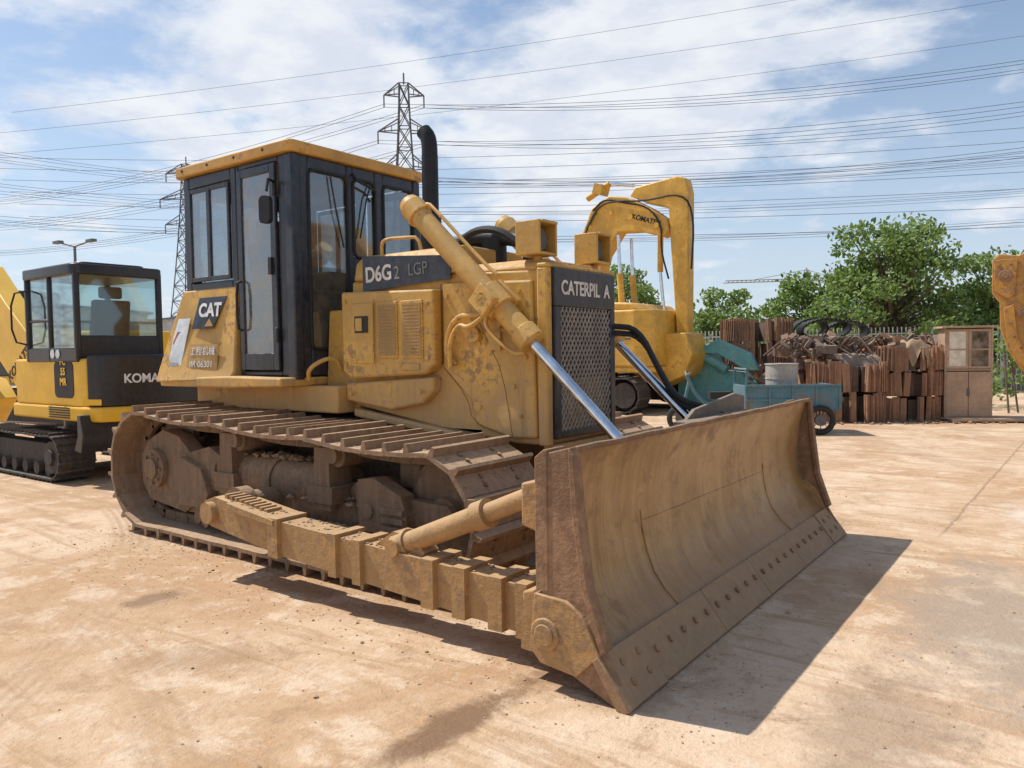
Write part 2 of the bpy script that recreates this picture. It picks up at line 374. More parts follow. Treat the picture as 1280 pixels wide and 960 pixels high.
for y in (-.36,.40):
    M=Matrix.Translation((-1.47,y,2.30))
    for a,c in (((-.11,-.11,-.11),(.09,-.09,.12)),((-.11,.09,-.11),(.09,.11,.12)),((-.11,-.089,.10),(.11,.089,.12)),((-.11,-.089,-.11),(.09,.089,-.09)),((-.11,-.089,-.088),(-.09,.089,.098))): b.box(a,c,0,M)
    b.cyl(M@Vector((-.05,0,0)),M@Vector((.03,0,0)),.07,.08,n=20,mi=1)
    b.cyl(M@Vector((0,0,-.18)),M@Vector((0,0,-.11)),.03,n=10)
b.obj('headlights',[Y_,GREY],dz,.006)
b=G()
b.tube([(-2.75,.1,2.33),(-2.6,.12,2.44),(-2.35,.15,2.46),(-2.1,.1,2.42),(-1.9,.05,2.38),(-1.7,0,2.34)],.055,n=12,smooth=2)
b.tube([(-2.3,-.25,2.34),(-2.1,-.28,2.44),(-1.85,-.3,2.42),(-1.68,-.28,2.30)],.028,n=8,smooth=2)
b.cyl((-2.2,.1,2.2),(-2.2,.1,2.42),.10,n=20); b.cyl((-2.45,.22,2.3),(-2.45,.22,2.50),.09,n=20); b.cyl((-1.9,.15,2.1),(-1.9,.15,2.36),.05,n=16)
b.obj('air_intake_hoses',DK,dz)
b=G(); b.cyl((-2.70,-.08,2.28),(-2.70,-.08,3.12),.066,n=24,caps=False)
b.tube([(-2.70,-.08,3.10),(-2.70,-.08,3.20),(-2.715,-.08,3.27),(-2.76,-.08,3.32)],.064,n=20,smooth=1); b.cyl((-2.70,-.08,2.28),(-2.70,-.08,2.62),.085,n=24)
b.obj('exhaust_stack',flat('sooty_steel',(.02,.02,.022),.5,.4),dz)
b=G()
b.tube([(-2.98,-.36,2.32),(-2.98,-.36,2.42),(-2.94,-.34,2.45),(-2.72,-.34,2.44),(-2.6,-.34,2.43),(-2.56,-.34,2.30)],.014,n=8,smooth=1)
b.obj('hood_grab_rail',Y_,dz)
# ---------------- cab
c=G()
W=.74
for s in (-1,1):
    frame_wall(c,'y',s*(W-.02),.04,(-5.17,2.10,-4.36,3.165),[(-5.08,2.20,-4.44,3.06)])
    frame_wall(c,'y',s*(W-.02),.04,(-4.36,1.36,-3.60,3.165),[(-4.32,1.40,-3.78,3.12)])
frame_wall(c,'x',-3.62,.04,(-.70,1.36,.70,3.165),[(-.575,1.58,-.16,3.06),(-.09,2.38,.17,3.06),(.27,1.58,.66,3.06)])
frame_wall(c,'x',-5.15,.04,(-.70,1.7,.70,3.165),[(-.6,2.2,.6,3.0)])
c.box((-3.70,-.75,1.33),(-3.59,-.66,3.165)); c.box((-3.70,.66,1.33),(-3.59,.75,3.165))
c.obj('cab_frame',NV,dz,.012)
c=G()
for s in (-1,1):
    frame_wall(c,'y',s*(W+.012),.03,(-4.31,1.41,-3.79,3.11),[(-4.25,1.55,-3.86,3.04)])
    frame_wall(c,'y',s*(W+.002),.03,(-5.07,2.21,-4.45,3.05),[(-5.04,2.25,-4.79,3.01),(-4.74,2.25,-4.48,3.01)])
    for z in (1.7,2.9): c.cyl((-3.80,s*(W+.03),z-.06),(-3.80,s*(W+.03),z+.06),.016,n=8)
c.obj('cab_door_frames',NV,dz,.01)
c=G()
for s in (-1,1): c.box((-4.25,s*(W+.010)-.003,1.55),(-3.86,s*(W+.010)+.003,3.04))
c.obj('door_glass',GL2,dz,smooth=False)
c=G()
for s in (-1,1):
    c.box((-5.04,s*W-.003,2.25),(-4.79,s*W+.003,3.01)); c.box((-4.74,s*W-.003,2.25),(-4.48,s*W+.003,3.01))
c.box((-3.615,-.575,1.58),(-3.61,-.16,3.06)); c.box((-3.615,-.09,2.38),(-3.61,.17,3.06)); c.box((-3.615,.27,1.58),(-3.61,.66,3.06)); c.box((-5.15,-.6,2.2),(-5.145,.6,3.0))
c.obj('cab_windows',GL,dz,smooth=False)
c=G()
for a in ((-.575,1.58,-.16,3.06),(-.09,2.38,.17,3.06),(.27,1.58,.66,3.06)):
    o=rrect(a[0],a[1],a[2],a[3],.06); loop=[(-3.596,p[0],p[1]) for p in o]; c.tube(loop+[loop[0]],.014,n=6)
c.obj('window_gaskets',DK,dz)
c=G()
c.prism(rrect(-5.25,-.79,-3.56,.79,.06),3.17,3.262,0,'z'); c.prism(rrect(-5.20,-.74,-3.62,.74,.06),3.258,3.285,0,'z')
c.obj('cab_roof',YR,dz,.02,seg=3)
c=G()
for x in (-5.1,-4.7,-4.3,-3.9): c.cyl((x,-.796,3.22),(x,-.79,3.22),.013,n=10)
c.obj('roof_bolts',DK,dz)
c=G()
for s in (-1,1):
    v=[(-5.22,s*.745,2.14),(-4.37,s*.745,2.14),(-4.37,s*.80,1.40),(-4.37,s*.86,1.33),(-5.36,s*.97,1.30),(-5.34,s*.93,1.45),(-5.22,s*.66,2.14),(-4.37,s*.66,2.14),(-4.37,s*.66,1.33),(-5.36,s*.66,1.30)]
    f=[(0,1,2,5),(5,2,3,4),(0,6,7,1),(6,9,8,7),(0,5,4,9,6),(1,7,8,3,2),(3,8,9,4)]
    c.add(v,f)
c.prism([(-5.40,1.26),(-5.40,1.33),(-4.35,1.36),(-3.6,1.35),(-3.6,1.28),(-4.4,1.26)],-.90,.90)
c.box((-5.35,-.66,1.33),(-5.17,.66,2.14))
c.prism([(-5.25,1.06),(-3.25,1.06),(-3.25,1.28),(-5.25,1.27)],-.62,.62)
c.prism([(-3.62,1.06),(-3.2,1.06),(-3.2,1.9),(-3.55,1.9)],-.43,.43)
c.obj('cab_fenders',Y_,dz,.015)
c=G(); c.box((-5.1,-.64,1.36),(-3.66,.64,1.42)); c.obj('cab_floor',DK,dz)
c=G()
c.box((-4.75,-.28,1.75),(-4.25,.28,1.95)); c.prism([(-4.85,1.9),(-4.68,1.9),(-4.80,2.62),(-4.93,2.60)],-.26,.26)
c.box((-4.78,-.40,2.05),(-4.35,-.32,2.12)); c.box((-4.78,.32,2.05),(-4.35,.40,2.12)); c.box((-4.97,-.13,2.62),(-4.84,.13,2.85))
c.obj('operator_seat',RED,dz,.04)
c=G(); c.box((-3.95,-.3,1.42),(-3.68,.35,2.25)); c.cyl((-4.2,-.45,1.42),(-4.15,-.45,2.2),.02); c.cyl((-4.15,-.45,2.2),(-4.15,-.45,2.28),.035); c.box((-4.6,-.28,1.42),(-4.3,.28,1.75)); c.cyl((-4.0,.4,1.42),(-4.05,.38,2.25),.02)
c.obj('cab_console',GREY,dz,.02)
c=G(); c.tube([(-3.80,-.755,2.95),(-3.74,-.86,2.95),(-3.74,-.88,2.85)],.012); c.prism(rrect(-.055,-.11,.055,.11,.04),-.02,.02,0,'y',Matrix.Translation((-3.74,-.89,2.70))@Matrix.Rotation(R(12),4,'Z'))
c.tube([(-4.27,-.775,1.75),(-4.27,-.82,1.77),(-4.27,-.82,2.15),(-4.27,-.775,2.17)],.012,smooth=1)
c.tube([(-3.59,.12,3.06),(-3.58,.05,2.9),(-3.585,-.03,2.55)],.007); c.tube([(-3.59,-.35,3.04),(-3.58,-.3,2.75),(-3.585,-.22,2.45)],.007)
c.tube([(-3.59,-.10,3.10),(-3.54,-.10,3.04),(-3.54,.12,2.98),(-3.58,.15,2.9)],.012)
c.box((-3.87,-.79,2.2),(-3.83,-.765,2.34))
c.obj('mirror_and_wipers',DK,dz)
c=G(); c.tube([(-3.55,-.66,1.33),(-3.50,-.70,1.42),(-3.42,-.60,1.50),(-3.38,-.50,1.50),(-3.38,-.46,1.40)],.018,smooth=2); c.obj('grab_handle',Y_,dz)
def onpanel(x,z,off):
    k=(2.14-z)/.74; return Vector((x,-(.745+(.055+(-4.37-x)/.97*.13)*k)-off,z))
def panelpoly(name,pts,off,mat):
    g=G(); v=[onpanel(x,z,off) for x,z in pts]+[onpanel(x,z,off-.004) for x,z in pts]; n=len(pts)
    g.add(v,[tuple(range(n)),tuple(range(2*n-1,n-1,-1))]+[(i,i+n,(i+1)%n+n,(i+1)%n) for i in range(n)]); return g.obj(name,mat,dz,smooth=False)
panelpoly('cab_badge',[(-4.98,1.78),(-4.68,1.78),(-4.50,2.06),(-4.92,2.06)],.006,NV)
def ptext(name,s,x,z,size,mat,sx=1,bold=0):
    k=(2.14-z)/.74; p=onpanel(x,z,.014); return text(name,s,p,size,(R(82),0,math.atan(.134*k)),mat,dz,sx=sx,bold=bold)
ptext('badge_lettering','CAT',-4.73,1.94,.165,WH,bold=.006)
panelpoly('badge_triangle',[(-4.79,1.80),(-4.67,1.80),(-4.73,1.87)],.0125,YR)
panelpoly('machine_plate',[(-4.98,1.40),(-4.58,1.40),(-4.58,1.64),(-4.98,1.64)],.006,surf('plate_yellow',(.42,.25,.08),DUST,.2))
ptext('plate_characters','工程机械',-4.78,1.575,.085,WH,bold=0); ptext('plate_number','IIR·06301',-4.78,1.46,.08,WH,bold=0)
panelpoly('safety_sticker',[(-5.28,1.40),(-5.06,1.42),(-5.02,1.88),(-5.20,1.88)],.006,PLT)
panelpoly('safety_sticker_print',[(-5.22,1.66),(-5.17,1.60),(-5.11,1.62),(-5.09,1.70),(-5.12,1.76),(-5.18,1.76)],.0095,flat('faded_red_print',(.35,.12,.09),.6))
panelpoly('safety_sticker_lines',[(-5.24,1.44),(-5.10,1.45),(-5.10,1.48),(-5.24,1.47)],.0095,flat('faded_blue_print',(.30,.38,.50),.6))
# ---------------- push arms, lift cylinders, brace
def arms():
    g=G()
    g.prism([(-3.42,.52),(-3.30,.56),(-2.6,.475),(-.50,.38),(-.45,.33),(-.45,.16),(-.7,.15),(-2.6,.255),(-3.35,.35),(-3.42,.40)],-1.70,-1.52)
    g.prism([(-3.1,.545),(-2.6,.485),(-2.6,.45),(-3.1,.50)],-1.74,-1.48)
    for x,w,t in ((-2.62,.10,.03),(-2.05,.07,.03),(-1.84,.07,.03),(-1.28,.09,.035),(-1.06,.09,.035),(-.82,.09,.035),(-.66,.07,.03)):
        zt=.475+(x+2.6)*-.045; zb=.255+(x+2.6)*-.055
        g.prism([(x-w/2,zb-.015),(x+w/2,zb-.015),(x+w/2,zt+.02),(x-w/2,zt+.02)],-1.70-t,-1.49)
    g.cyl((-3.33,-1.75,.45),(-3.33,-1.50,.45),.075,n=22)
    for i in range(9): g.cb((-3.22+i*.055,-1.60,.565-i*.007),(.03,.12,.03))
    g.prism([(-1.80,.40),(-1.42,.36),(-1.36,.44),(-1.45,.52),(-1.60,.53)],-1.66,-1.54)
    g.cyl((-1.56,-1.72,.45),(-1.56,-1.50,.45),.05,n=18)
    g.cyl((-1.56,-1.62,.45),(-.95,-1.64,.70),.062,n=22); g.cyl((-1.60,-1.62,.435),(-1.50,-1.62,.475),.078,n=22); g.cyl((-.98,-1.64,.688),(-.52,-1.66,.88),.05,n=20); g.cyl((-1.0,-1.64,.68),(-.92,-1.64,.712),.078,n=22)
    g.cyl((-.55,-1.75,.87),(-.55,-1.55,.87),.06,n=18)
    g.cyl((-1.05,-1.52,.28),(-.45,-.95,.34),.05,n=18); g.cyl((-1.10,-1.54,.27),(-.98,-1.44,.29),.08,n=18)
    g.prism([(-.60,.13),(-.40,.12),(-.40,.43),(-.50,.44),(-.60,.36)],-1.815,-1.47)
    for _ in range(260):
        x=random.uniform(-3.2,-.6); z=.475+(x+2.6)*-.045 if x>-2.6 else .485+(x+2.6)*-.12
        g.clod((x,random.uniform(-1.69,-1.53),z+.002),random.uniform(.004,.016),1)
    return g
a=arms(); a.obj('push_arm_right',[ARM,MUD],dz,.010); mirY(a).obj('push_arm_left',[ARM,MUD],dz)
def lift():
    g=G(); y=-.57
    A=Vector((-2.44,y,2.61)); B=Vector((-.52,y,.78)); d=(B-A).normalized()
    L=(B-A).length
    g.cyl(A,A+d*1.42,.078,n=28); g.cyl(A,A+d*.12,.095,n=28); g.cyl(A-d*.05,A,.075,.09,n=28)
    g.cyl(A+d*1.36,A+d*1.47,.095,n=28); g.cyl(A+d*.96,A+d*1.14,.105,n=28)
    g.cyl(A+d*1.46,A+d*L,.036,n=24,mi=1)
    c=A+d*1.05
    g.cyl(c+Vector((0,-.16,0)),c+Vector((0,.14,0)),.05,n=20); g.cb((c.x-.02,-.49,c.z-.02),(.22,.05,.26),(0,R(43),0),0)
    g.cb((c.x,y-.13,c.z),(.16,.06,.16),(0,R(43),0),0)
    up=Vector((-d.z,0,d.x)); up=up if up.z>0 else -up
    g.tube([A+d*.1+up*.10,A+d*.14+up*.125,A+d*.8+up*.125,A+d*.95+up*.14],.014,smooth=1)
    low=-up
    g.tube([c+low*.10,c+low*.2+d*.05,c+d*.35+low*.17,c+d*.42+low*.09],.016,smooth=2)
    g.tube([c+low*.12+Vector((0,.04,0)),c+low*.22-d*.1,Vector((-2.05,-.52,1.80)),Vector((-2.16,-.52,1.70)),Vector((-2.18,-.52,1.52)),Vector((-2.10,-.50,1.45))],.02,smooth=2)
    g.tube([c+low*.12,c+low*.30-d*.05,Vector((-2.02,-.56,1.74)),Vector((-2.11,-.56,1.62)),Vector((-2.12,-.54,1.42))],.018,smooth=2)
    g.cyl(B+Vector((0,-.08,0)),B+Vector((0,.08,0)),.07,n=20)
    return g
a=lift(); a.obj('lift_cylinder_right',[YC,CH],dz,.005); mirY(a).obj('lift_cylinder_left',[YC,CH],dz,.005)
g=G()
for o in (0,.05):
    g.tube([(-1.33,.42,1.72-o),(-1.15,.50+o,1.70-o),(-1.0,.52+o,1.40-o),(-.85,.50+o,1.18-o),(-.65,.55+o,1.12-o),(-.5,.8+o,1.0-o)],.022,smooth=2)
g.obj('tilt_hoses',DK,dz)
# ---------------- blade
BW=1.85
prof=[(-.285,1.10),(-.325,1.0),(-.352,.90),(-.366,.79),(-.368,.68),(-.358,.57),(-.334,.46),(-.295,.36),(-.235,.275),(-.15,.20)]
g=G(); N=40
ys=[-BW+.02+(2*BW-.04)*i/N for i in range(N+1)]
v=[];f=[]
def dent(y,z): return .003*math.sin(y*7+z*9)+.002*math.sin(y*17-z*13)
for off in (0,.03):
    for y in ys:
        for (x,z) in prof: v.append((x-off+(dent(y,z) if not off else 0),y,z))
K=len(prof); T=(N+1)*K
for i in range(N):
    for j in range(K-1):
        a0=i*K+j; f.append((a0,a0+1,a0+K+1,a0+K)); f.append((T+a0,T+a0+K,T+a0+K+1,T+a0+1))
    f.append((i*K,i*K+K,T+i*K+K,T+i*K)); f.append((i*K+K-1,T+i*K+K-1,T+i*K+2*K-1,i*K+2*K-1))
g.add(v,f); g.obj('blade_moldboard',MB,dz)
CE=surf('cutting_edge_steel',(.29,.175,.095),(.48,.31,.165),.6,.5,metal=.15,rust=(.19,.10,.055),rust_amt=.4,bump=.4)
g=G()
def edge(y0,y1,pr=.0):
    g.prism([(-.175+pr,.185+pr),(-.145+pr,.215+pr),(.012+pr,.012),(-.015,-.008),(-.05,.0)],y0,y1)
edge(-1.50,-.752);edge(-.748,-.002);edge(.002,.748);edge(.752,1.50)
edge(-1.89,-1.504,.006);edge(1.504,1.89,.006)
g.obj('cutting_edge',CE,dz,.006)
g=G(); nx=Vector((.79,0,.61)).normalized()
for i in range(24):
    y=-1.75+i*3.5/23
    for k in ((.30,.66) if abs(y)>1.5 else (.45,)):
        p=Vector((-.145+k*.157,y,.215-k*.203)); g.cyl(p-nx*.004,p+nx*.013,.017,n=10)
g.obj('cutting_edge_bolts',RS,dz)
g=G()
for y in (-1.02,.95): g.tube([(x+.003+dent(y,z),y,z) for x,z in prof[4:]],.005,n=5)
g.tube([(-.362+dent(-1.02+1.97*i/40,.62),-1.02+1.97*i/40,.62) for i in range(41)],.005,n=5)
g.obj('blade_weld_seams',MB,dz)
g=G(); g.tube([(-.283,-BW+.02+3.66*i/20,1.102+.003*math.sin(i*2.1)) for i in range(21)],.016,n=8); g.obj('blade_top_lip',RS,dz)
def endpl(s):
    g=G()
    g.prism([(-.44,1.075),(-.275,1.118),(-.262,.85),(-.215,.50),(-.12,.22),(.0,.02),(-.06,.0),(-.30,.10),(-.44,.16)],s*1.83,s*1.87)
    g.prism([(-.47,1.06),(-.42,1.10),(-.40,1.10),(-.40,.45),(-.47,.45)],s*1.72,s*1.875)
    g.prism([(-.285,1.115),(-.255,1.08),(-.235,.85),(-.19,.50),(-.10,.24),(-.13,.22),(-.225,.50),(-.27,.85)],s*1.815,s*1.885)
    return g
for s,nm in ((-1,'right'),(1,'left')):
    endpl(s).obj('blade_end_plate_'+nm,RS,dz,.006)
g=G()
for s in (-1,1):
    g.prism([(-.47,.44),(-.30,.43),(-.22,.38),(-.13,.22),(-.25,.10),(-.44,.12),(-.50,.18)],s*1.82,s*1.888) 
    g.cyl((-.41,s*1.90,.26),(-.41,s*1.88,.26),.075,n=24); g.cyl((-.41,s*1.91,.26),(-.41,s*1.90,.26),.05,n=24)
g.obj('blade_corner_guard',ARM,dz,.01)
g=G()
g.prism([(-.315,1.09),(-.35,1.09),(-.46,.95),(-.60,.92),(-.60,.72),(-.46,.68)],-1.80,1.80)
g.prism([(-.45,.45),(-.60,.40),(-.60,.14),(-.30,.12),(-.27,.2),(-.38,.35)],-1.80,1.80)
for y in (-1.5,-1.1,-.66,-.48,0,.48,.66,1.1,1.5):
    g.prism([(-.44,.95),(-.58,.9),(-.62,.5),(-.6,.15),(-.44,.2)],y-.015,y+.015)
g.obj('blade_back_frame',ARM,dz,.01)
g=G(); g.prism([(-.10,1.0),(1.15,1.0),(1.15,1.17),(.95,1.20),(.2,1.13)],-.60,-.57,0,'x'); 
g.box((-.599,-.1,.9),(-.40,1.1,1.07))
g.obj('blade_spill_guard',surf('grey_plate',(.16,.14,.12),(.42,.31,.2),.4,.7,bump=.4),dz,.005)

# ================================================================== mini excavator
mx=emp('mini_excavator',(-9,.5,0))
YK=surf('excavator_yellow',(.80,.46,.015),DUST,.16,.35,bump=.03,var=.1)
BK=surf('gloss_black_panel',(.014,.015,.018),(.3,.25,.2),.10,.3,bump=.02)
RUB=surf('track_rubber',(.03,.028,.026),(.30,.22,.16),.4,.7)
for s,y0,y1 in (('near',-.58,-.14),('far',1.10,1.54)):
    g=shoes(track_path((-10.75,.31),.27,(-8.62,.31),.27,sag=.01),.11,y0,y1,.035,.014,False)
    g.box((-10.6,y0+.12,.14),(-8.8,y1-.12,.46))
    for i in range(6): g.cyl((-10.4+i*.33,y0+.05,.15),(-10.4+i*.33,y1-.05,.15),.08,n=14)
    g.cyl((-10.75,y0+.04,.31),(-10.75,y1-.04,.31),.2,n=24); g.cyl((-8.62,y0+.04,.31),(-8.62,y1-.04,.31),.2,n=24); g.cyl((-8.62,y0,.31),(-8.62,y0+.1,.31),.1,n=18)
    g.obj('crawler_'+s,RUB,mx)
g=G(); g.box((-10.2,-.1,.3),(-8.9,1.1,.55)); g.cyl((-9.4,.5,.5),(-9.4,.5,.75),.5,n=30)
g.prism([(-8.1,.42),(-7.92,.40),(-7.86,.62),(-7.92,.85),(-8.0,.85),(-8.0,.6)],-.5,1.5); g.box((-8.9,-.05,.45),(-8.0,.1,.58)); g.box((-8.9,.9,.45),(-8.0,1.05,.58))
g.obj('undercarriage_and_blade',BK,mx,.01)
g=G()
pl=[(-10.0,-.42),(-8.0,-.42),(-7.78,-.33),(-7.66,-.10),(-7.60,.5),(-7.66,1.1),(-7.78,1.33),(-8.0,1.42),(-10.0,1.42)]
g.prism(pl,.76,.94,0,'z')
g.prism([(-9.9,-.41),(-8.12,-.41),(-7.96,-.38),(-7.96,.2),(-9.9,.2)],.94,1.52,0,'z')
g.prism([(-7.95,-.40),(-7.80,-.32),(-7.68,-.08),(-7.62,.5),(-7.68,1.08),(-7.80,1.32),(-8.0,1.40),(-9.0,1.40),(-9.0,.21),(-7.95,.21)],.94,1.56,1,'z')
g.obj('upper_body',[YK,BK],mx,.03,seg=3)
g=G(); g.prism(rrect(-8.74,1.04,-8.24,1.49,.08),-.418,-.411); 
for i in range(5): g.box((-8.9,-.432,.79+i*.03),(-8.35,-.422,.805+i*.03))
g.obj('side_decals',DK,mx)
text('model_lettering','PC\n55\nMR',(-8.49,-.424,1.36),.125,(R(90),0,0),YK,mx,bold=.003)
text('counterweight_lettering','KOMATSU',(-7.638,.24,1.27),.15,(R(90),0,R(84)),WH,mx,bold=.004,sx=.95)
g=G(); g.prism(rrect(-.12,-.035,.12,.035,.01),-.003,.003,0,'y',Matrix.Translation((-7.87,-.375,1.0))@Matrix.Rotation(R(28),4,'Z')); g.obj('warning_label',YK,mx)
g=G()
xa,xb,ya,yb,zt=-9.45,-8.12,-.40,.62,2.66
for x,y in ((xa,ya),(xb,ya),(xa,yb),(xb,yb)): g.box((x-.035,y-.035,1.48),(x+.035,y+.035,zt-.05))
g.box((-8.85,ya-.03,1.48),(-8.79,ya+.03,zt-.05))
g.box((xa,ya-.03,1.48),(xb,ya+.03,1.66)); g.box((xa,yb-.03,1.48),(xb,yb+.03,1.66)); g.box((xb-.03,ya,1.48),(xb+.03,yb,1.80)); g.box((xa-.03,ya,1.3),(xa+.03,yb,1.5))
g.prism(rrect(xa-.08,ya-.06,xb+.06,yb+.06,.12),zt-.13,zt,0,'z')
g.prism(rrect(xa+.1,ya+.08,xb-.1,yb-.08,.12),zt,zt+.04,0,'z')
g.box((xa,ya-.025,1.98),(-8.82,ya+.025,2.02)); g.box((xa-.03,ya,2.0),(xa+.03,yb,2.04))
g.obj('cab_frame_mini',BK,mx,.02)
g=G(); 
for a,b_ in (((xa,ya-.002,1.62),(xb,ya+.002,2.55)),((xa,yb-.002,1.62),(xb,yb+.002,2.55)),((xb-.002,ya,1.75),(xb+.002,yb,2.55)),((xa-.002,ya,1.5),(xa+.002,yb,2.55))):
    g.box(a,b_)
g.obj('cab_glass_mini',glassm('mini_glass',(.80,.88,.88),dust=.01),mx,smooth=False)
g=G(); g.box((-8.85,-.1,1.5),(-8.4,.35,1.7)); g.prism([(-8.5,1.65),(-8.38,1.65),(-8.3,2.25),(-8.42,2.25)],-.1,.36); g.box((-8.40,-.02,2.27),(-8.31,.26,2.42)); g.cyl((-9.1,-.2,1.5),(-9.1,-.2,1.9),.03); g.cyl((-9.1,.4,1.5),(-9.1,.4,1.9),.03); g.box((-9.35,.3,1.5),(-9.2,.55,2.0))
g.obj('mini_seat',DK,mx,.03)
g=G()
g.cyl((-8.72,-.434,1.58),(-8.72,-.440,1.58),.055,n=20); g.cyl((-8.58,-.434,1.58),(-8.58,-.440,1.58),.055,n=20)
g.obj('round_stickers',PLT,mx)
g=G(); g.tube([(-9.4,-.43,1.7),(-9.45,-.6,1.75),(-9.45,-.6,2.35),(-9.4,-.43,2.4)],.012,smooth=1); g.obj('cab_handrail',DK,mx)
g=G()
g.prism([(-9.8,.90),(-10.25,.80),(-10.7,1.05),(-11.5,1.6),(-12.3,2.6),(-12.2,2.95),(-11.9,2.95),(-11.1,2.35),(-10.1,1.70),(-9.8,1.45)],-.07,.24)
g.prism([(-12.4,2.95),(-12.0,2.9),(-12.6,1.2),(-12.85,1.2)],0,.18); g.prism([(-12.5,1.2),(-12.95,1.25),(-13.1,.8),(-12.6,.5),(-12.1,.9)],-.25,.45)
g.obj('mini_boom',YK,mx,.02)
text('boom_lettering','KOMATSU',(-10.62,-.076,1.48),.2,(R(90),R(-32),0),DK,mx,bold=.004)

# ================================================================== generic excavator
def excavator(name,loc,yaw,boom,arm,bucket,col,bw=.45,ycab=1,cabx=0,tall=0,bb=.03):
    e=emp(name,loc); M=Matrix.Translation(loc)@Matrix.Rotation(yaw,4,'Z')
    def T(g): g.v=[tuple(M@Vector(p)) for p in g.v]; return g
    for s in (-1,1):
        g=shoes(track_path((-1.7,.45),.40,(1.7,.45),.40,sag=.02),.19,s*1.15-.3,s*1.15+.3,.04,.02,False)
        g.box((-1.6,s*1.15-.18,.2),(1.6,s*1.15+.18,.65)); g.cyl((1.7,s*1.15-.25,.45),(1.7,s*1.15+.25,.45),.3,n=20); g.cyl((-1.7,s*1.15-.25,.45),(-1.7,s*1.15+.25,.45),.3,n=20)
        T(g).obj('crawler_%s'%('a' if s<0 else 'b'),RUB,e)
    g=G(); g.box((-1.,-.9,.4),(1.,.9,.8)); g.cyl((0,0,.8),(0,0,1.0),.7,n=28); T(g).obj('undercarriage',RUB,e,.02)
    g=G()
    if tall:
        g.prism([(2.0,-1.3),(2.35,-.9),(2.45,-.1),(2.35,.9),(2.0,1.2),(-2.2,1.2),(-2.2,-1.3)],.98,1.12,0,'z')
        cwp=[(1.2,-1.32),(1.95,-1.32),(2.3,-1.0),(2.42,-.1),(2.3,.9),(1.95,1.2),(1.2,1.2)]
        g.prism(cwp,1.12,2.45,0,'z'); g.prism([(.55,1.122),(1.19,1.122),(1.19,2.62),(.55,2.70)],-1.30,1.2)
        g.prism([(1.19,2.452),(2.0,2.452),(1.8,2.62),(1.19,2.66)],-1.15,1.0)
    else:
        g.prism([(-2.3,-1.2),(-2.6,-.7),(-2.7,0),(-2.6,.7),(-2.3,1.2),(1.9,1.3),(1.9,-1.3)],.98,1.15,0,'z')
        g.prism([(-2.2,-1.2),(-2.55,-.7),(-2.62,0),(-2.55,.7),(-2.2,1.2),(-1.2,1.2),(-1.2,-1.2)],1.15,2.05,0,'z')
        g.prism([(-1.2,1.152),(.4,1.152),(.4,1.75),(-.1,2.08),(-1.2,2.10)],-1.22,-.3); g.prism([(-1.2,1.152),(-.2,1.152),(-.2,2.08),(-1.2,2.10)],-.3,1.22)
        g.prism([(.4,1.152),(1.9,1.152),(1.85,1.5),(.5,1.65)],ycab*-1.25,ycab*-.35)
    T(g).obj('upper_structure',col,e,.05,seg=3)
    if tall:
        g=G(); g.box((.62,-1.312,1.3),(1.14,-1.302,1.9)); g.box((1.25,-1.332,1.75),(1.85,-1.322,1.80))
        for i in range(7): g.box((.66,-1.322,1.36+i*.07),(1.10,-1.313,1.39+i*.07))
        T(g).obj('engine_vents',GREY,e)
    g=G(); y0,y1=sorted((ycab*.35,ycab*1.25)); q=cabx
    for x in (.1,1.75):
        for y in (y0,y1): g.box((q+x-.05,y-.04,1.15),(q+x+.05,y+.04,2.85))
    g.box((q+.08,y0,1.15),(q+1.78,y1,1.5)); g.prism(rrect(q+.02,y0-.04,q+1.82,y1+.04,.1),2.82,2.95,0,'z'); g.box((q+.95,y0-.02,1.5),(q+1.02,y1+.02,2.85))
    T(g).obj('cab',BK,e,.02)
    g=G(); g.box((q+.1,y0+.01,1.5),(q+1.75,y1-.01,2.82)); T(g).obj('cab_glazing',GLX,e)
    g=G(); g.prism(boom,-bw/2,bw/2); T(g).obj('boom',col,e,.03)
    g=G(); g.prism(arm,-bw*.38,bw*.38); T(g).obj('arm',col,e,.03)
    g=G(); g.prism(bucket,-.5,.5); T(g).obj('bucket',col,e,bb)
    return e,T,M
bx,by=-8.7,12.6
def rel(p): return [(x-bx,z) for x,z in p]
YB=surf('large_excavator_yellow',(.74,.42,.05),DUST,.3,.4,rust=(.3,.15,.06),rust_amt=.02)
boom=rel([(-9.3,1.6),(-9.2,3.0),(-8.85,4.4),(-8.5,5.12),(-8.0,5.38),(-7.5,5.28),(-6.9,4.95),(-6.45,4.62),(-6.38,4.35),(-6.6,4.22),(-7.2,4.42),(-7.75,4.45),(-8.15,3.9),(-8.45,2.8),(-8.6,1.6)])
arm=rel([(-7.45,5.30),(-7.30,5.50),(-6.2,5.62),(-5.98,5.54),(-5.90,5.2),(-5.94,1.8),(-6.22,1.8),(-6.38,4.2),(-6.42,4.9),(-7.0,5.08)])
buck=rel([(-6.35,1.9),(-5.85,1.9),(-5.7,1.4),(-5.9,.9),(-6.6,.6),(-7.2,.9),(-6.7,1.3)])
e,T,M=excavator('crawler_excavator',(bx,by,0),0,boom,arm,buck,YB,.46,1,-2.2,1)
g=G()
for y in (-.34,.34):
    g.cyl((1.15,y,2.0),(1.05,y,3.4),.08,n=14); g.cyl((1.05,y,3.4),(1.02,y,4.35),.045,n=12,mi=1)
g.cyl((-.05,0,5.42),(.6,0,5.72),.08,n=14); g.cyl((.6,0,5.72),(1.3,0,5.58),.045,n=12,mi=1); g.cb((.35,0,5.6),(.25,.4,.25),(0,.3,0))
g.cyl((2.0,0,4.8),(1.98,0,3.4),.07,n=14); g.cyl((1.98,0,3.4),(2.1,0,2.2),.04,n=12,mi=1)
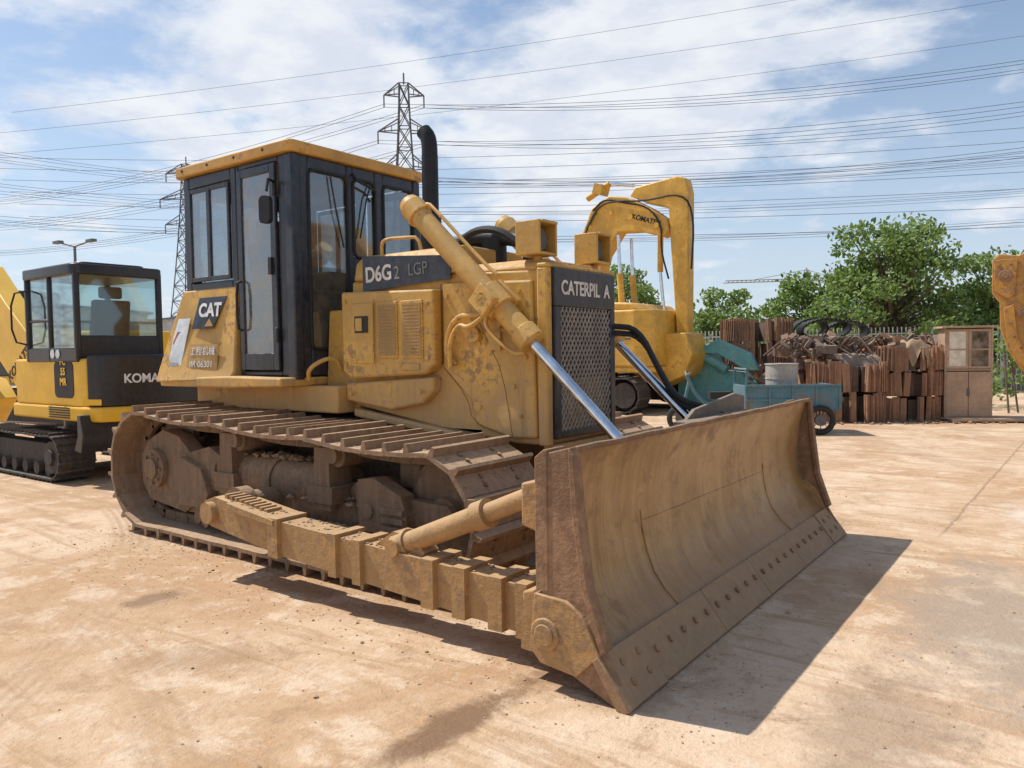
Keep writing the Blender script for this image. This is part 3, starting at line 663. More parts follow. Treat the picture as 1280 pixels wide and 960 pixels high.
for a in ((.15,4.65),(.75,4.95),(1.3,4.78),(2.0,4.5)): g.cyl((a[0],-.27,a[1]),(a[0],.27,a[1]),.07,n=14)
g.tube([(.25,-.25,5.05),(.6,-.27,5.32),(1.1,-.27,5.15),(1.8,-.29,4.98),(2.15,-.26,4.5),(2.12,-.26,3.9),(2.3,-.22,3.2)],.024,n=6,smooth=2,mi=2)
g.tube([(.05,-.25,4.6),(.4,-.27,5.15),(.9,-.27,5.22),(1.7,-.29,5.10),(2.7,-.24,5.2),(2.95,-.20,4.6),(2.86,-.18,3.4)],.024,n=6,smooth=2,mi=2)
g.tube([(-.25,-.25,3.6),(.0,-.27,4.5),(.35,-.27,5.0)],.024,n=6,smooth=2,mi=2)
T(g).obj('rams_and_hoses',[YB,CH,DK],e)
text('excavator_boom_lettering','KOMATSU',(-6.98,by-.236,4.66),.17,(R(90),R(19),0),DK,e,bold=.004)
# excavator standing to the right: its arm reaches into the frame edge with the bucket hanging
ORG=surf('rusty_orange_paint',(.58,.27,.035),DUST,.4,.5,rust=(.22,.11,.05),rust_amt=.5,bump=.3,grime=.4)
bk=[(6.8-x,z) for x,z in ((.76,2.44),(.82,2.50),(1.0,2.47),(1.12,2.54),(1.5,2.56),(1.95,2.3),(1.95,1.95),(1.55,1.7),(1.3,1.2),(1.15,1.14),(1.02,1.28),(.92,1.46),(.84,1.70),(.83,1.98),(.76,2.08))]
e,T,M=excavator('crawler_excavator',(6.8,5.5,0),R(180),[(.2,1.3),(.5,2.8),(1.6,4.1),(2.4,4.3),(4.3,3.95),(4.2,3.5),(2.5,3.7),(1.7,3.3),(1.0,2.2),(.7,1.3)],
   [(5.5,2.6),(5.1,2.2),(3.5,3.5),(3.9,4.0),(4.3,3.9)],bk,ORG,.4,1,0,0,.008)
g=G()
def LX(p): return [(6.8-x,z) for x,z in p]
for s in (-1,1):
    y0,y1=sorted((s*.503,s*.525))
    g.prism(LX([(.775,2.43),(.99,2.44),(.97,2.06),(.90,2.02),(.79,2.10)]),y0,y1,0)
    g.prism(LX([(.87,1.92),(.96,1.96),(1.0,1.6),(1.2,1.28),(1.14,1.2),(1.0,1.36),(.90,1.6)]),y0,y1,0)
    for x,z in ((.88,2.26),(1.06,1.86),(1.2,2.3)): g.cyl((6.8-x,s*.50,z),(6.8-x,s*.555,z),.06,n=18,mi=1); g.cyl((6.8-x,s*.555,z),(6.8-x,s*.565,z),.03,n=12,mi=1)
    for x,z in ((.93,1.76),(.97,1.62),(1.03,1.5),(.82,2.37),(.93,2.38)): g.cyl((6.8-x,s*.52,z),(6.8-x,s*.54,z),.016,n=8,mi=1)
for i in range(5): g.prism([(5.60,1.18),(5.75,.98),(5.52,1.16)],-.48+i*.22,-.38+i*.22)
T(g).obj('bucket_linkage',[ORG,RS],e,.004)
e,T,M=excavator('crawler_excavator',(-16.6,3.4,0),R(190),[(.2,1.3),(.5,2.2),(1.4,3.0),(2.2,3.1),(4.6,2.0),(4.5,1.7),(2.4,2.5),(1.6,2.3),(1.1,1.3)],
   [(4.2,2.2),(4.7,2.3),(5.2,.8),(4.95,.7)],[(4.7,.9),(5.2,.9),(5.3,.4),(4.9,.1),(4.3,.3),(4.7,.6)],YK,.45)
TL=surf('teal_paint',(.06,.34,.36),DUST,.35,.5,rust=(.15,.08,.04),rust_amt=.1)
g=G(); M=Matrix.Translation((-5.6,13.6,.9))
g.prism([(-.9,-.6),(-.9,.3),(-.5,.75),(-.1,.6),(.1,.1),(.7,.05),(.9,-.2),(.3,-.5),(-.2,-.9)],-.5,.5,0,'y',M)
g.cyl((-6.4,13.1,1.7),(-5.2,13.0,1.0),.12,n=14); g.prism([(-.4,.5),(.2,.85),(1.0,.5),(1.2,.1),(.9,.1),(.2,.5)],-.7,-.55,0,'y',M)
for i in range(5): g.prism([(.85,-.2),(1.15,-.3),(.85,-.1)],-.5+i*.23,-.42+i*.23,0,'y',M)
g.box((-6.4,13.2,0),(-4.9,14.0,.3))
g.obj('excavator_bucket',TL,None,.02)
# ================================================================== cargo tricycle
tc=emp('cargo_tricycle',(-2.75,9.35,0))
tM=Matrix.Translation((-2.75,9.35,0))@Matrix.Rotation(R(33),4,'Z')
def TT(g): g.v=[tuple(tM@Vector(p)) for p in g.v]; return g
g=G()
g.box((-.8,-.5,.42),(.8,.5,.46)); 
for a,b_ in (((-.8,-.5,.46),(.8,-.47,.84)),((-.8,.47,.46),(.8,.5,.84)),((-.8,-.47,.46),(-.77,.47,.86)),((.77,-.47,.46),(.8,.47,.86))): g.box(a,b_)
for x in (-.8,-.4,0,.4,.8): g.box((x-.02,-.52,.44),(x+.02,-.50,.84))
g.box((-.82,-.53,.84),(.82,-.50,.88)); g.box((-.82,-.53,.60),(-.021,-.521,.63)); 
g.tube([(-.78,-.45,.86),(-.78,-.45,1.15),(-.78,.45,1.15),(-.78,.45,.86)],.02)
g.tube([(-.8,0,.45),(-1.3,0,.45),(-1.6,0,.7),(-1.75,0,1.05)],.035,smooth=1); g.tube([(-1.72,-.3,1.1),(-1.75,0,1.05),(-1.72,.3,1.1)],.018); g.tube([(-1.7,0,.95),(-1.85,0,.26)],.03)
TT(g).obj('cargo_box',surf('tricycle_blue',(.035,.19,.27),DUST,.35,.5,rust=(.15,.08,.04),rust_amt=.25),tc,.005)
g=G()
for x,y in ((.45,-.57),(.45,.57),(-1.85,0)):
    pts=[(x+.21*math.cos(t*math.pi/10),y,.26+.21*math.sin(t*math.pi/10)) for t in range(21)]
    g.tube(pts,.05,n=8); g.cyl((x,y-.04,.26),(x,y+.04,.26),.10,n=14,mi=1)
    for k in range(8): g.tube([(x,y,.26),(x+.19*math.cos(k*.785),y,.26+.19*math.sin(k*.785))],.008,n=4,mi=1)
g.box((-1.35,-.14,.62),(-.95,.14,.74))
TT(g).obj('wheels_and_saddle',[DK,GREY],tc)
g=G()
for a,b_,r in ((.46,1.22,.28),(1.22,1.24,.295),(.72,.74,.29),(.96,.98,.29)): g.cyl((-.05,0,a),(-.05,0,b_),r,n=28)
TT(g).obj('oil_drum',surf('drum_grey',(.38,.39,.37),DUST,.4,.5,rust=(.25,.14,.08),rust_amt=.2),tc)
# ================================================================== track chain scrap stacks
SCR=surf('scrap_rust',(.32,.17,.10),(.50,.33,.21),.45,.85,rust=(.38,.19,.10),rust_amt=.4,bump=.5)
SCD=surf('scrap_dark',(.12,.08,.06),(.42,.29,.20),.35,.8,bump=.5)
def chain_stack(loc,yaw,w,d,tiers,th,mat,name='track_chain_stack'):
    g=G(); M0=Matrix.Translation(loc)@Matrix.Rotation(yaw,4,'Z')
    z=0
    for k in range(tiers):
        rr=d/2*random.uniform(.9,1); ww=w/2*random.uniform(.92,1.0); n=int((ww*4+rr*4)/.13)
        ox=random.uniform(-.06,.06)
        for i in range(n):
            a=2*math.pi*i/n; ex=4
            cx=math.copysign(abs(math.cos(a))**(2/ex),math.cos(a))*ww+ox; cy=math.copysign(abs(math.sin(a))**(2/ex),math.sin(a))*rr
            an=math.atan2(cy/rr**2,(cx-ox)/ww**2)
            hh=th*random.uniform(.90,1.05)
            M=M0@Matrix.Translation((cx,cy,z))@Matrix.Rotation(an+random.uniform(-.22,.22),4,'Z')@Matrix.Rotation(random.uniform(-.07,.07),4,'X')
            g.box((-.03,-.065,0),(.0,.065,hh),0,M); g.box((0,-.055,0.01),(.05,-.03,hh-.01),0,M)
        for j in range(5):
            M=M0@Matrix.Translation((random.uniform(-.3,.3)*w,random.uniform(-.2,.2)*d,z+th*.3))@Matrix.Rotation(random.uniform(0,3),4,'Z')
            g.box((-w*.2,-.1,-th*.3),(w*.2,.1,th*.55),1,M)
        z+=th+.01
    return g.obj(name,[mat,SCD],None)
chain_stack((-4.95,14.4,0),R(36),1.7,1.2,4,.55,SCR)
chain_stack((-2.35,12.0,0),R(34),1.5,1.0,2,.60,SCR)
chain_stack((-1.35,12.9,0),R(34),1.3,1.0,3,.50,SCR)
chain_stack((-3.5,13.6,0),R(30),1.5,1.1,3,.48,SCD)
chain_stack((-6.5,16.6,0),R(40),1.6,1.2,3,.50,SCD)
g=G()
for k,(x,y,z,rx,rz) in enumerate(((-4.0,15.4,1.72,.42,.30),(-3.2,15.6,1.66,.5,.28),(-3.5,14.9,1.75,.55,.25))):
    n=30
    for i in range(n):
        a=2*math.pi*i/n; M=Matrix.Translation((x+rx*math.cos(a),y+rx*math.sin(a)*.4,z+rz*math.sin(a)+.2))@Matrix.Rotation(R(36),4,'Z')@Matrix.Rotation(-a,4,'Y')
        g.box((-.02,-.2,-.04),(.02,.2,.04),0,M)
g.obj('track_loop_pile',DK)
chain_stack((-3.6,15.5,0),R(30),1.9,1.2,3,.50,SCD)
def fol(u,w): return math.sin(u*6+w*2)*.35+math.sin(u*13-w*8+1)*.16+math.sin(w*15+u*5)*.12
def sheet(name,cx,cy,z,w,d,yaw,mat,amp=.2):
    g=G(); n=40; v=[];f=[]; ph=random.uniform(0,9)
    M=Matrix.Translation((cx,cy,z))@Matrix.Rotation(yaw,4,'Z')
    for i in range(n+1):
        for j in range(n+1):
            u=i/n*2-1; w_=j/n*2-1; r=max(abs(u),abs(w_))
            h=amp*fol(u+ph,w_+ph*.3)-max(0,r-.62)**1.3*1.6*(.75+.25*math.sin(ph+(u-w_)*8))
            v.append(M@Vector((u*w/2*(1-.22*max(0,r-.7)+.03*math.sin(w_*14)),w_*d/2*(1-.22*max(0,r-.7)+.03*math.sin(u*15)),h)))
    for i in range(n):
        for j in range(n): a=i*(n+1)+j; f.append((a,a+1,a+n+2,a+n+1))
    g.add(v,f); return g.obj(name,mat,None,recalc=False)
CL=surf('dirty_tarpaulin',(.20,.16,.13),(.42,.31,.22),.5,.9,bump=.4)
sheet('tarpaulin',-2.2,12.4,1.34,1.3,.9,R(34),CL,.12)
sheet('tarpaulin',-1.3,12.8,1.60,.9,.8,R(30),surf('tan_sacking',(.38,.27,.18),DUST,.4,.9),.12)
g=G()
for i in range(170):
    x=random.uniform(-3.5,-.9); y=13.0+(x+2)*.6+random.uniform(-.9,.6); z=random.uniform(1.1,1.75)
    M=Matrix.Translation((x,y,z))@Euler((random.uniform(0,3),random.uniform(0,3),random.uniform(0,3))).to_matrix().to_4x4()
    s=random.uniform(.03,.085); g.box((-s,-s*.4,-s*2.4),(s,s*.4,s*2.4),random.choice((0,1,2)),M)
for i in range(26):
    x=random.uniform(-3.4,-.9); y=12.7+(x+2)*.6; g.tube([(x,y,1.3),(x+random.uniform(-.5,.5),y-.2,1.85),(x+random.uniform(-.7,.7),y-.3,1.35)],.02,n=6,smooth=2,mi=1)
for i in range(260):
    x=random.uniform(-3.8,.6); y=11.0+(x+3)*.62+random.uniform(-.4,.35); s=random.uniform(.012,.05); g.clod((x,y,s*.4),s,random.choice((0,1)))
g.obj('scrap_heap',[SCR,SCD,CL])
g=G()
for i in range(110):
    t=random.random(); x=-7.5+t*4.2; y=15+t*-1.5+random.uniform(-.9,.9); z=random.uniform(.1,1.1)
    M=Matrix.Translation((x,y,z))@Euler((random.uniform(0,3),random.uniform(0,3),random.uniform(0,3))).to_matrix().to_4x4()
    s=random.uniform(.05,.16); g.box((-s,-s*.4,-s*1.8),(s,s*.4,s*1.8),random.choice((0,1)),M)
g.obj('scrap_heap',[SCR,SCD])
cb=emp('wooden_cabinet',(-.3,13.3,0)); M=Matrix.Translation((-.33,13.2,0.06))@Matrix.Rotation(R(22),4,'Z')
WDm=surf('weathered_wood',(.46,.31,.20),(.56,.43,.30),.5,.8,rust=(.36,.22,.14),rust_amt=.2,bump=.3)
g=G(); g.box((-.43,-.25,0),(.43,.25,.04),0,M); g.box((-.43,-.25,.04),(-.40,.25,1.80),0,M); g.box((.40,-.25,.04),(.43,.25,1.80),0,M); g.box((-.40,.22,.04),(.40,.25,1.80),0,M)
g.box((-.50,-.32,1.80),(.50,.30,1.84),0,M); g.box((-.40,-.25,.95),(.40,.22,.98),0,M); g.box((-.40,-.26,.04),(-.005,-.235,.93),0,M); g.box((.005,-.26,.04),(.40,-.235,.93),0,M)
for a in (-.40,.0): 
    for p in (((a,-.26,.99),(a+.05,-.235,1.78)),((a+.35,-.26,.99),(a+.395,-.235,1.78)),((a+.05,-.26,.99),(a+.35,-.235,1.04)),((a+.05,-.26,1.73),(a+.35,-.235,1.78)),((a+.05,-.26,1.36),(a+.35,-.235,1.39))): g.box(p[0],p[1],0,M)
g.obj('cabinet_body',WDm,cb,.004)
g=G(); g.box((-.38,-.252,1.0),(-.02,-.246,1.75),0,M); g.obj('cabinet_board',flat('cream_board',(.72,.66,.52),.7),cb)
g=G(); g.box((.03,-.248,1.0),(.38,-.244,1.75),0,M); g.obj('cabinet_glass',glassm('old_glass',(.5,.5,.45),dust=.3),cb)
g=G(); g.box((-.03,-.275,.45),(.02,-.262,.6),0,M); g.obj('cabinet_handle',GREY,cb)
g=G()
for i in range(5): M2=Matrix.Translation((.5+i*.06,13.0+i*.22,.03))@Matrix.Rotation(R(28+random.uniform(-9,9)),4,'Z'); g.box((-1.1,-.07,.0),(1.1,.07,.05),0,M2)
for i in range(8): M2=Matrix.Translation((1.4+i*.1,14.2,.35))@Euler((random.uniform(-.5,.5),random.uniform(-.5,.5),random.uniform(0,3))).to_matrix().to_4x4(); g.box((-.5,-.05,-.03),(.5,.05,.03),0,M2)
g.box((.9,13.9,.12),(2.6,14.7,.55))
g.obj('timber_planks',WDm)
g=G()
for i in range(16):
    x=.3+i*.16; g.cyl((x,15.4+.3*math.sin(i),0),(x+random.uniform(-.25,.25),15.6,random.uniform(.8,1.8)),.022,n=6)
g.obj('steel_bars',SCD)
g=G(); A=Vector((-16,21,0)); B=Vector((6,26.5,0)); n=170
for i in range(n):
    p=A.lerp(B,i/n); g.cyl(p,p+Vector((0,0,2.15)),.022,n=5)
d=(B-A); yaw=math.atan2(d.y,d.x); M=Matrix.Translation(A)@Matrix.Rotation(yaw,4,'Z')
for z in (.35,1.9): g.box((0,-.02,z),(d.length,.02,z+.05),0,M)
for i in range(12): g.box((i*2-.06,-.06,0),(i*2+.06,.06,2.3),0,M)
g.obj('picket_fence',flat('fence_pale_paint',(.45,.47,.45),.6))
g=G(); M=Matrix.Translation((-16,21.6,0))@Matrix.Rotation(yaw,4,'Z'); g.box((0,0,0),(26,.2,.9),0,M); g.obj('boundary_wall',surf('old_render',(.33,.27,.2),DUST,.4,.9))

# ================================================================== vegetation
def leafmat(name,a,b):
    m,t,bs=nt(name); co=nd(t,'ShaderNodeTexCoord').outputs['Object']; g=nd(t,'ShaderNodeNewGeometry')
    n=noise(t,co,.9,2); c=mixc(t,ramp(t,n,.35,.65),a,b); c=mixc(t,g.outputs['Random Per Island'],c,[x*1.5 for x in b]); 
    t.links.new(c,bs.inputs['Base Color']); bs.inputs['Roughness'].default_value=.6
    tr=nd(t,'ShaderNodeBsdfTranslucent'); t.links.new(c,tr.inputs[0]); mx_=nd(t,'ShaderNodeMixShader'); mx_.inputs[0].default_value=.4
    o=t.nodes['Material Output']; t.links.new(bs.outputs[0],mx_.inputs[1]); t.links.new(tr.outputs[0],mx_.inputs[2]); t.links.new(mx_.outputs[0],o.inputs[0]); return m
LF=leafmat('leaves',(.065,.12,.022),(.15,.22,.05)); LF2=leafmat('leaves_far',(.08,.13,.04),(.12,.175,.055))
BARK=surf('bark',(.12,.085,.06),(.25,.2,.15),.3,.9)
def leaves(g,c,r,n,s,mi=0):
    for _ in range(n):
        while True:
            p=Vector([random.uniform(-1,1) for _ in range(3)])
            if p.length<=1: break
        q=c+Vector((p.x*r[0],p.y*r[1],p.z*r[2])); a=Vector([random.gauss(0,1) for _ in range(3)]).normalized(); b_=a.orthogonal().normalized()
        k=s*random.uniform(.6,1.3); a=a*k; b_=b_*k*.55
        g.add([q-a,q+b_,q+a,q-b_],[(0,1,2,3)],mi)
def tree(name,loc,h,cr,nb=26,nl=150,ls=.12,wide=1):
    e=emp(name,loc); L=Vector(loc); g=G(); fo=G()
    top=L+Vector((random.uniform(-.2,.2),0,h*.55)); 
    def limb(a,b,r0,r1):
        m=a.lerp(b,.5)+Vector((random.uniform(-.1,.1),random.uniform(-.1,.1),0))*(b-a).length
        g.cyl(a,m,r0,(r0+r1)/2,n=8); g.cyl(m,b,(r0+r1)/2,r1,n=8)
    limb(L,top,h*.028,h*.018)
    for i in range(nb):
        a=random.uniform(0,6.28); t=random.random(); rad=cr*math.sqrt(random.random())*(1-.55*t)
        z=h*(.26+.70*t); q=L+Vector((rad*math.cos(a)*wide,rad*math.sin(a),z)); s=L.lerp(top,min(1,.45+.55*t)); 
        limb(s,q,h*.008,h*.0025)
        k=random.uniform(.35,.95)*cr*.27; leaves(fo,q,(k*1.2,k*1.2,k*.75),int(nl*k/cr*3.0),ls)
    g.obj('trunk_and_limbs',BARK,e); fo.obj('foliage',LF,e,smooth=False,recalc=False)
random.seed(11)
tree('broadleaf_tree',(-3.9,25.5,0),6.0,3.1,105,190,.095)
random.seed(5)
tree('broadleaf_tree',(-7.2,27.5,0),4.5,2.4,55,160,.10)
tree('broadleaf_tree',(-1.0,28.0,0),4.8,2.4,55,160,.10)
tree('broadleaf_tree',(1.4,27.5,0),4.3,2.1,45,160,.10)
tree('broadleaf_tree',(-10.8,27.5,0),4.0,2.2,45,160,.10)
tree('broadleaf_tree',(-14.8,26.5,0),5.2,2.3,45,160,.10)
g=G(); random.seed(3)
for i in range(150):
    t=i/150; x=-75+t*100; y=62-abs(x+15)*.12+random.uniform(-4,4); h=random.uniform(2.6,5.2)
    k=random.uniform(1.5,3.0); leaves(g,Vector((x,y,h*.62)),(k*1.2,k,h*.55),130,.30)
g.obj('distant_treeline',LF2,smooth=False,recalc=False)
g=G()
for i in range(60):
    t=i/60; p=A.lerp(B,t)+Vector((0,1.2+random.uniform(-.4,.5),0)); leaves(g,p+Vector((0,0,.9)),(.7,.5,random.uniform(.7,1.3)),110,.10)
for i in range(26):
    leaves(g,Vector((random.uniform(-.4,3),random.uniform(16.5,18.5),random.uniform(.4,1.9))),(.6,.6,.5),90,.08)
g.obj('hedge',LF,smooth=False,recalc=False)
# ================================================================== pylons, cables, crane, lamp
STL=flat('galvanised_steel',(.16,.165,.17),.6,.3)
def pylon(loc,h,yaw,arms=((.96,6),(.83,8),(.70,7))):
    g=G(); M=Matrix.Translation(loc)@Matrix.Rotation(yaw,4,'Z'); ends=[]
    def hw(k): return h*.075*(1-k)**1.4+h*.016
    N=13; r=.14
    lv=[i/N for i in range(N+1)]
    for k,k2 in zip(lv,lv[1:]):
        a,b_=hw(k),hw(k2); z,z2=k*h,k2*h
        cs=[(-1,-1),(1,-1),(1,1),(-1,1)]
        for i in range(4):
            c1,c2=cs[i],cs[(i+1)%4]
            P=lambda c,w,zz: M@Vector((c[0]*w,c[1]*w,zz))
            g.tube([P(c1,a,z),P(c1,b_,z2)],r,n=4); g.tube([P(c1,a,z),P(c2,b_,z2)],r*.6,n=4); g.tube([P(c2,a,z),P(c1,b_,z2)],r*.6,n=4); g.tube([P(c1,b_,z2),P(c2,b_,z2)],r*.6,n=4)
    for k,l in arms:
        z=k*h; w=hw(k)
        for s in (-1,1):
            tip=M@Vector((0,s*l*.55,z)); 
            for q in (-1,1):
                g.tube([M@Vector((q*w,s*w,z)),tip],r*.8,n=4); g.tube([M@Vector((q*w,s*w,z+h*.04)),tip],r*.8,n=4)
            for u in (.33,.66): g.tube([M@Vector((0,s*(w+(l*.55-w)*u),z)),M@Vector((0,s*(w+(l*.55-w)*u),z+h*.035*(1-u)))],r*.5,n=4)
            g.tube([tip,tip-Vector((0,0,2))],.13,n=5)
            ends.append(tip-Vector((0,0,2)))
    g.tube([M@Vector((0,0,h)),M@Vector((0,0,h*1.04))],r,n=4)
    return g.obj('electricity_pylon',STL,smooth=False),ends
_,eA=pylon((-89.5,89.5,0),46,R(-48)); _,eC=pylon((18,142,0),48,R(60)); _,eE=pylon((-260,60,0),46,R(75))
_,eB=pylon((-163.5,94.5,0),45,R(-60),((.96,9),(.83,12),(.70,10))); _,eD=pylon((60,235,0),50,R(50)); _,eF=pylon((-150,-60,0),46,R(0))
CBL=flat('cable_black',(.05,.05,.06),.6)
g=G()
def wire(a,b_,sag,r,n=26):
    pts=[a.lerp(b_,i/n)-Vector((0,0,4*sag*(i/n)*(1-i/n))) for i in range(n+1)]; g.tube(pts,r,n=4)
for E1,E2,sg in ((eA,eC,3.5),(eA,eE,5),(eB,eD,6),(eB,eF,4)):
    for i,(a,b_) in enumerate(zip(E1,E2)):
        wire(a,b_,sg,.036); wire(a+Vector((0,0,.55)),b_+Vector((0,0,.55)),sg+random.uniform(-.2,.2),.036)
for i in range(7):
    wire(Vector((-120-i*3,45,20+i*2.2)),Vector((60,120+i*6,14+i*3.4)),2.5+i*.3,.03)
for i in range(3):
    wire(Vector((-60,15+i*2,15+i*2.0)),Vector((30,75,26+i*3)),1.5,.010)
g.obj('power_lines',CBL,smooth=False)
g=G(); cx,cy=-72,262
def lat(p,q,w,n):
    p=Vector(p);q=Vector(q); 
    for o in ((0,0,w),(w,0,0),(-w,0,0)): g.tube([p+Vector(o),q+Vector(o)],.16,n=4)
    for i in range(n):
        a=p.lerp(q,i/n);b_=p.lerp(q,(i+1)/n); g.tube([a+Vector((w,0,0)),b_+Vector((0,0,w)),b_+Vector((-w,0,0))],.10,n=4)
lat((cx,cy,0),(cx,cy,27),.7,16); lat((cx-22,cy-16,23),(cx+9,cy+6,23.5),.7,26)
g.tube([(cx,cy,27),(cx-14,cy-10,24)],.1,n=4); g.tube([(cx,cy,27),(cx+8,cy+5,24)],.1,n=4); g.box((cx+6,cy+3,21.5),(cx+9,cy+6,23))
g.obj('tower_crane',flat('crane_paint',(.30,.24,.2),.6),smooth=False)
g=G(); lx,ly=-29.9,9.4
g.cyl((lx,ly,0),(lx,ly,5.8),.08,.05,n=10); g.tube([(lx-.7,ly-.3,6.0),(lx,ly,5.8),(lx+.7,ly+.3,6.0)],.03)
for s in (-1,1): g.cb((lx+s*.7,ly+s*.3,6.0),(.5,.2,.1))
g.obj('street_lamp',STL)
BD=surf('warehouse_wall',(.45,.45,.43),(.4,.35,.3),.2,.8); BR=flat('blue_roof_sheet',(.12,.2,.3))
def shed(name,x,y,w,d,h,yaw):
    e=emp(name,(x,y,0)); M=Matrix.Translation((x,y,0))@Matrix.Rotation(yaw,4,'Z')
    g=G(); g.prism([(-w/2,0),(w/2,0),(w/2,h),(0,h*1.18),(-w/2,h)],-d/2,d/2,0,'y',M); g.obj('walls',BD,e)
    g=G(); g.prism([(-w/2-.3,h-.05),(0,h*1.18+.05),(w/2+.3,h-.05),(w/2+.3,h+.1),(0,h*1.18+.2),(-w/2-.3,h+.1)],-d/2-.3,d/2+.3,0,'y',M); g.obj('roof',BR,e)
    g=G()
    for i in range(6): g.box((-w/2+w*(i+.3)/6,-d/2-.05,h*.45),(-w/2+w*(i+.7)/6,-d/2-.003,h*.7),0,M)
    g.obj('windows',DK,e)
shed('warehouse',-75,50,30,14,5,R(20)); shed('warehouse',-55,12,22,12,4.2,R(75)); shed('warehouse',-12,90,26,12,4.5,R(5))

# ================================================================== ground
m,t,bs=nt('dusty_concrete'); pos=nd(t,'ShaderNodeNewGeometry').outputs['Position']
n1=noise(t,pos,.42,6,.68,.5); n2=noise(t,pos,2.4,7,.74,.3); n3=noise(t,pos,34,4,.78); n4=noise(t,mapping(t,pos,(.45,3.2,1)),.9,5,.65,1.4); n6=noise(t,pos,7.5,6,.75,.2)
c=mixc(t,ramp(t,n1,.38,.60),(.48,.295,.16),(.64,.465,.31))
c=mixc(t,mth(t,'MULTIPLY',ramp(t,n2,.50,.62),.7),c,(.70,.55,.40))
c=mixc(t,mth(t,'MULTIPLY',ramp(t,n4,.52,.63),.6),c,(.42,.255,.135))
c=mixc(t,mth(t,'MULTIPLY',ramp(t,n2,.46,.33),.65),c,(.37,.23,.13))
c=mixc(t,mth(t,'MULTIPLY',ramp(t,n6,.54,.66),.5),c,(.39,.25,.145))
c=mixc(t,mth(t,'MULTIPLY',ramp(t,n6,.44,.32),.45),c,(.72,.59,.45))
c=mixc(t,mth(t,'MULTIPLY',ramp(t,n3,.54,.70),.5),c,(.33,.21,.125))
def tracks(cx,cy,r,w,inp,amt):
    mp=nd(t,'ShaderNodeVectorMath'); mp.operation='DISTANCE'; t.links.new(pos,mp.inputs[0]); mp.inputs[1].default_value=(cx,cy,0)
    dd=mth(t,'ABSOLUTE',mth(t,'SUBTRACT',mth(t,'ADD',mp.outputs['Value'],mth(t,'MULTIPLY',n2,.15)),r))
    rib=mth(t,'SINE',mth(t,'MULTIPLY',mp.outputs['Value'],95.0))
    f=mth(t,'MULTIPLY',ramp(t,dd,w,w*.5),mth(t,'MULTIPLY',ramp(t,n1,.38,.55),amt)); f=mth(t,'MULTIPLY',f,mth(t,'ADD',mth(t,'MULTIPLY',rib,.35),.65))
    return mixc(t,f,inp,(.36,.22,.12))
c=tracks(-9,-9.5,7.4,.22,c,.6); c=tracks(-9,-9.5,9.1,.2,c,.55); c=tracks(-4,-9,6.5,.16,c,.5); c=tracks(12,-6,11.2,.2,c,.55); c=tracks(12,-6,9.6,.2,c,.5); c=tracks(9,14,11.5,.25,c,.5); c=tracks(9,14,9.6,.25,c,.45)
def spot(x,y,rx,ry,ang,amt,col,cin):
    mp=nd(t,'ShaderNodeMapping'); mp.vector_type='TEXTURE'; mp.inputs['Location'].default_value=(x,y,0); mp.inputs['Rotation'].default_value=(0,0,ang); mp.inputs['Scale'].default_value=(rx,ry,1)
    t.links.new(pos,mp.inputs[0]); ln=nd(t,'ShaderNodeVectorMath'); ln.operation='LENGTH'; t.links.new(mp.outputs[0],ln.inputs[0])
    f=mth(t,'ADD',ln.outputs['Value'],mth(t,'MULTIPLY',mth(t,'SUBTRACT',n2,.5),2.2)); f=mth(t,'MULTIPLY',ramp(t,f,1.05,.35),amt); return mixc(t,f,cin,col)
c=spot(-.55,-2.35,.13,.6,R(-4),.9,(.20,.11,.055),c); c=spot(-.2,-1.5,.5,.5,0,.5,(.24,.14,.08),c); c=spot(1.2,.2,.7,1.6,R(8),.6,(.34,.29,.24),c); c=spot(-3.2,-2.2,.15,.25,0,.7,(.20,.12,.07),c)
c=spot(1.6,3.2,.6,1.2,.4,.6,(.76,.70,.62),c); c=spot(2.0,1.9,.35,.7,.2,.7,(.78,.72,.64),c); c=spot(.9,-1.4,.35,.9,.1,.5,(.23,.155,.10),c); c=spot(-2.1,-2.6,.5,.3,.4,.5,(.32,.19,.10),c); c=spot(-5,-3,.9,.4,.2,.45,(.38,.23,.13),c); c=spot(-3.6,-3.1,.4,.2,.6,.45,(.34,.2,.11),c)
sp=nd(t,'ShaderNodeSeparateXYZ'); t.links.new(pos,sp.inputs[0])
jl=mth(t,'ABSOLUTE',mth(t,'SUBTRACT',mth(t,'ADD',sp.outputs[0],mth(t,'MULTIPLY',n2,.10)),mth(t,'ADD',mth(t,'MULTIPLY',sp.outputs[1],.03),.62)))
jf=mth(t,'MULTIPLY',ramp(t,jl,.02,.004),mth(t,'MULTIPLY',ramp(t,sp.outputs[1],2.0,2.6),.6)); c=mixc(t,jf,c,(.25,.16,.10))
t.links.new(c,bs.inputs['Base Color']); bs.inputs['Roughness'].default_value=.92
bp=nd(t,'ShaderNodeBump'); bp.inputs['Strength'].default_value=.8; bp.inputs['Distance'].default_value=.025
t.links.new(mth(t,'ADD',mth(t,'ADD',n2,mth(t,'MULTIPLY',n6,.5)),mth(t,'MULTIPLY',n3,.45)),bp.inputs['Height']); t.links.new(bp.outputs[0],bs.inputs['Normal'])
g=G(); g.add([(-1500,-1500,0),(1500,-1500,0),(1500,1500,0),(-1500,1500,0)],[(0,1,2,3)]); g.obj('ground',m,smooth=False,recalc=False)
g=G(); random.seed(21)
for i in range(3600):
    if random.random()<.65: x=random.gauss(.2,3.6); y=random.gauss(-.5,3.4)
    else: x=random.uniform(-5.5,.4); y=-1.5+random.gauss(0,.35)
    s=random.uniform(.002,.008)*(1.9 if random.random()<.06 else 1)
    g.clod((x,y,s*.3),s)
g.obj('gravel',surf('gravel_stone',(.46,.31,.19),DUST,.4,.9),smooth=False)

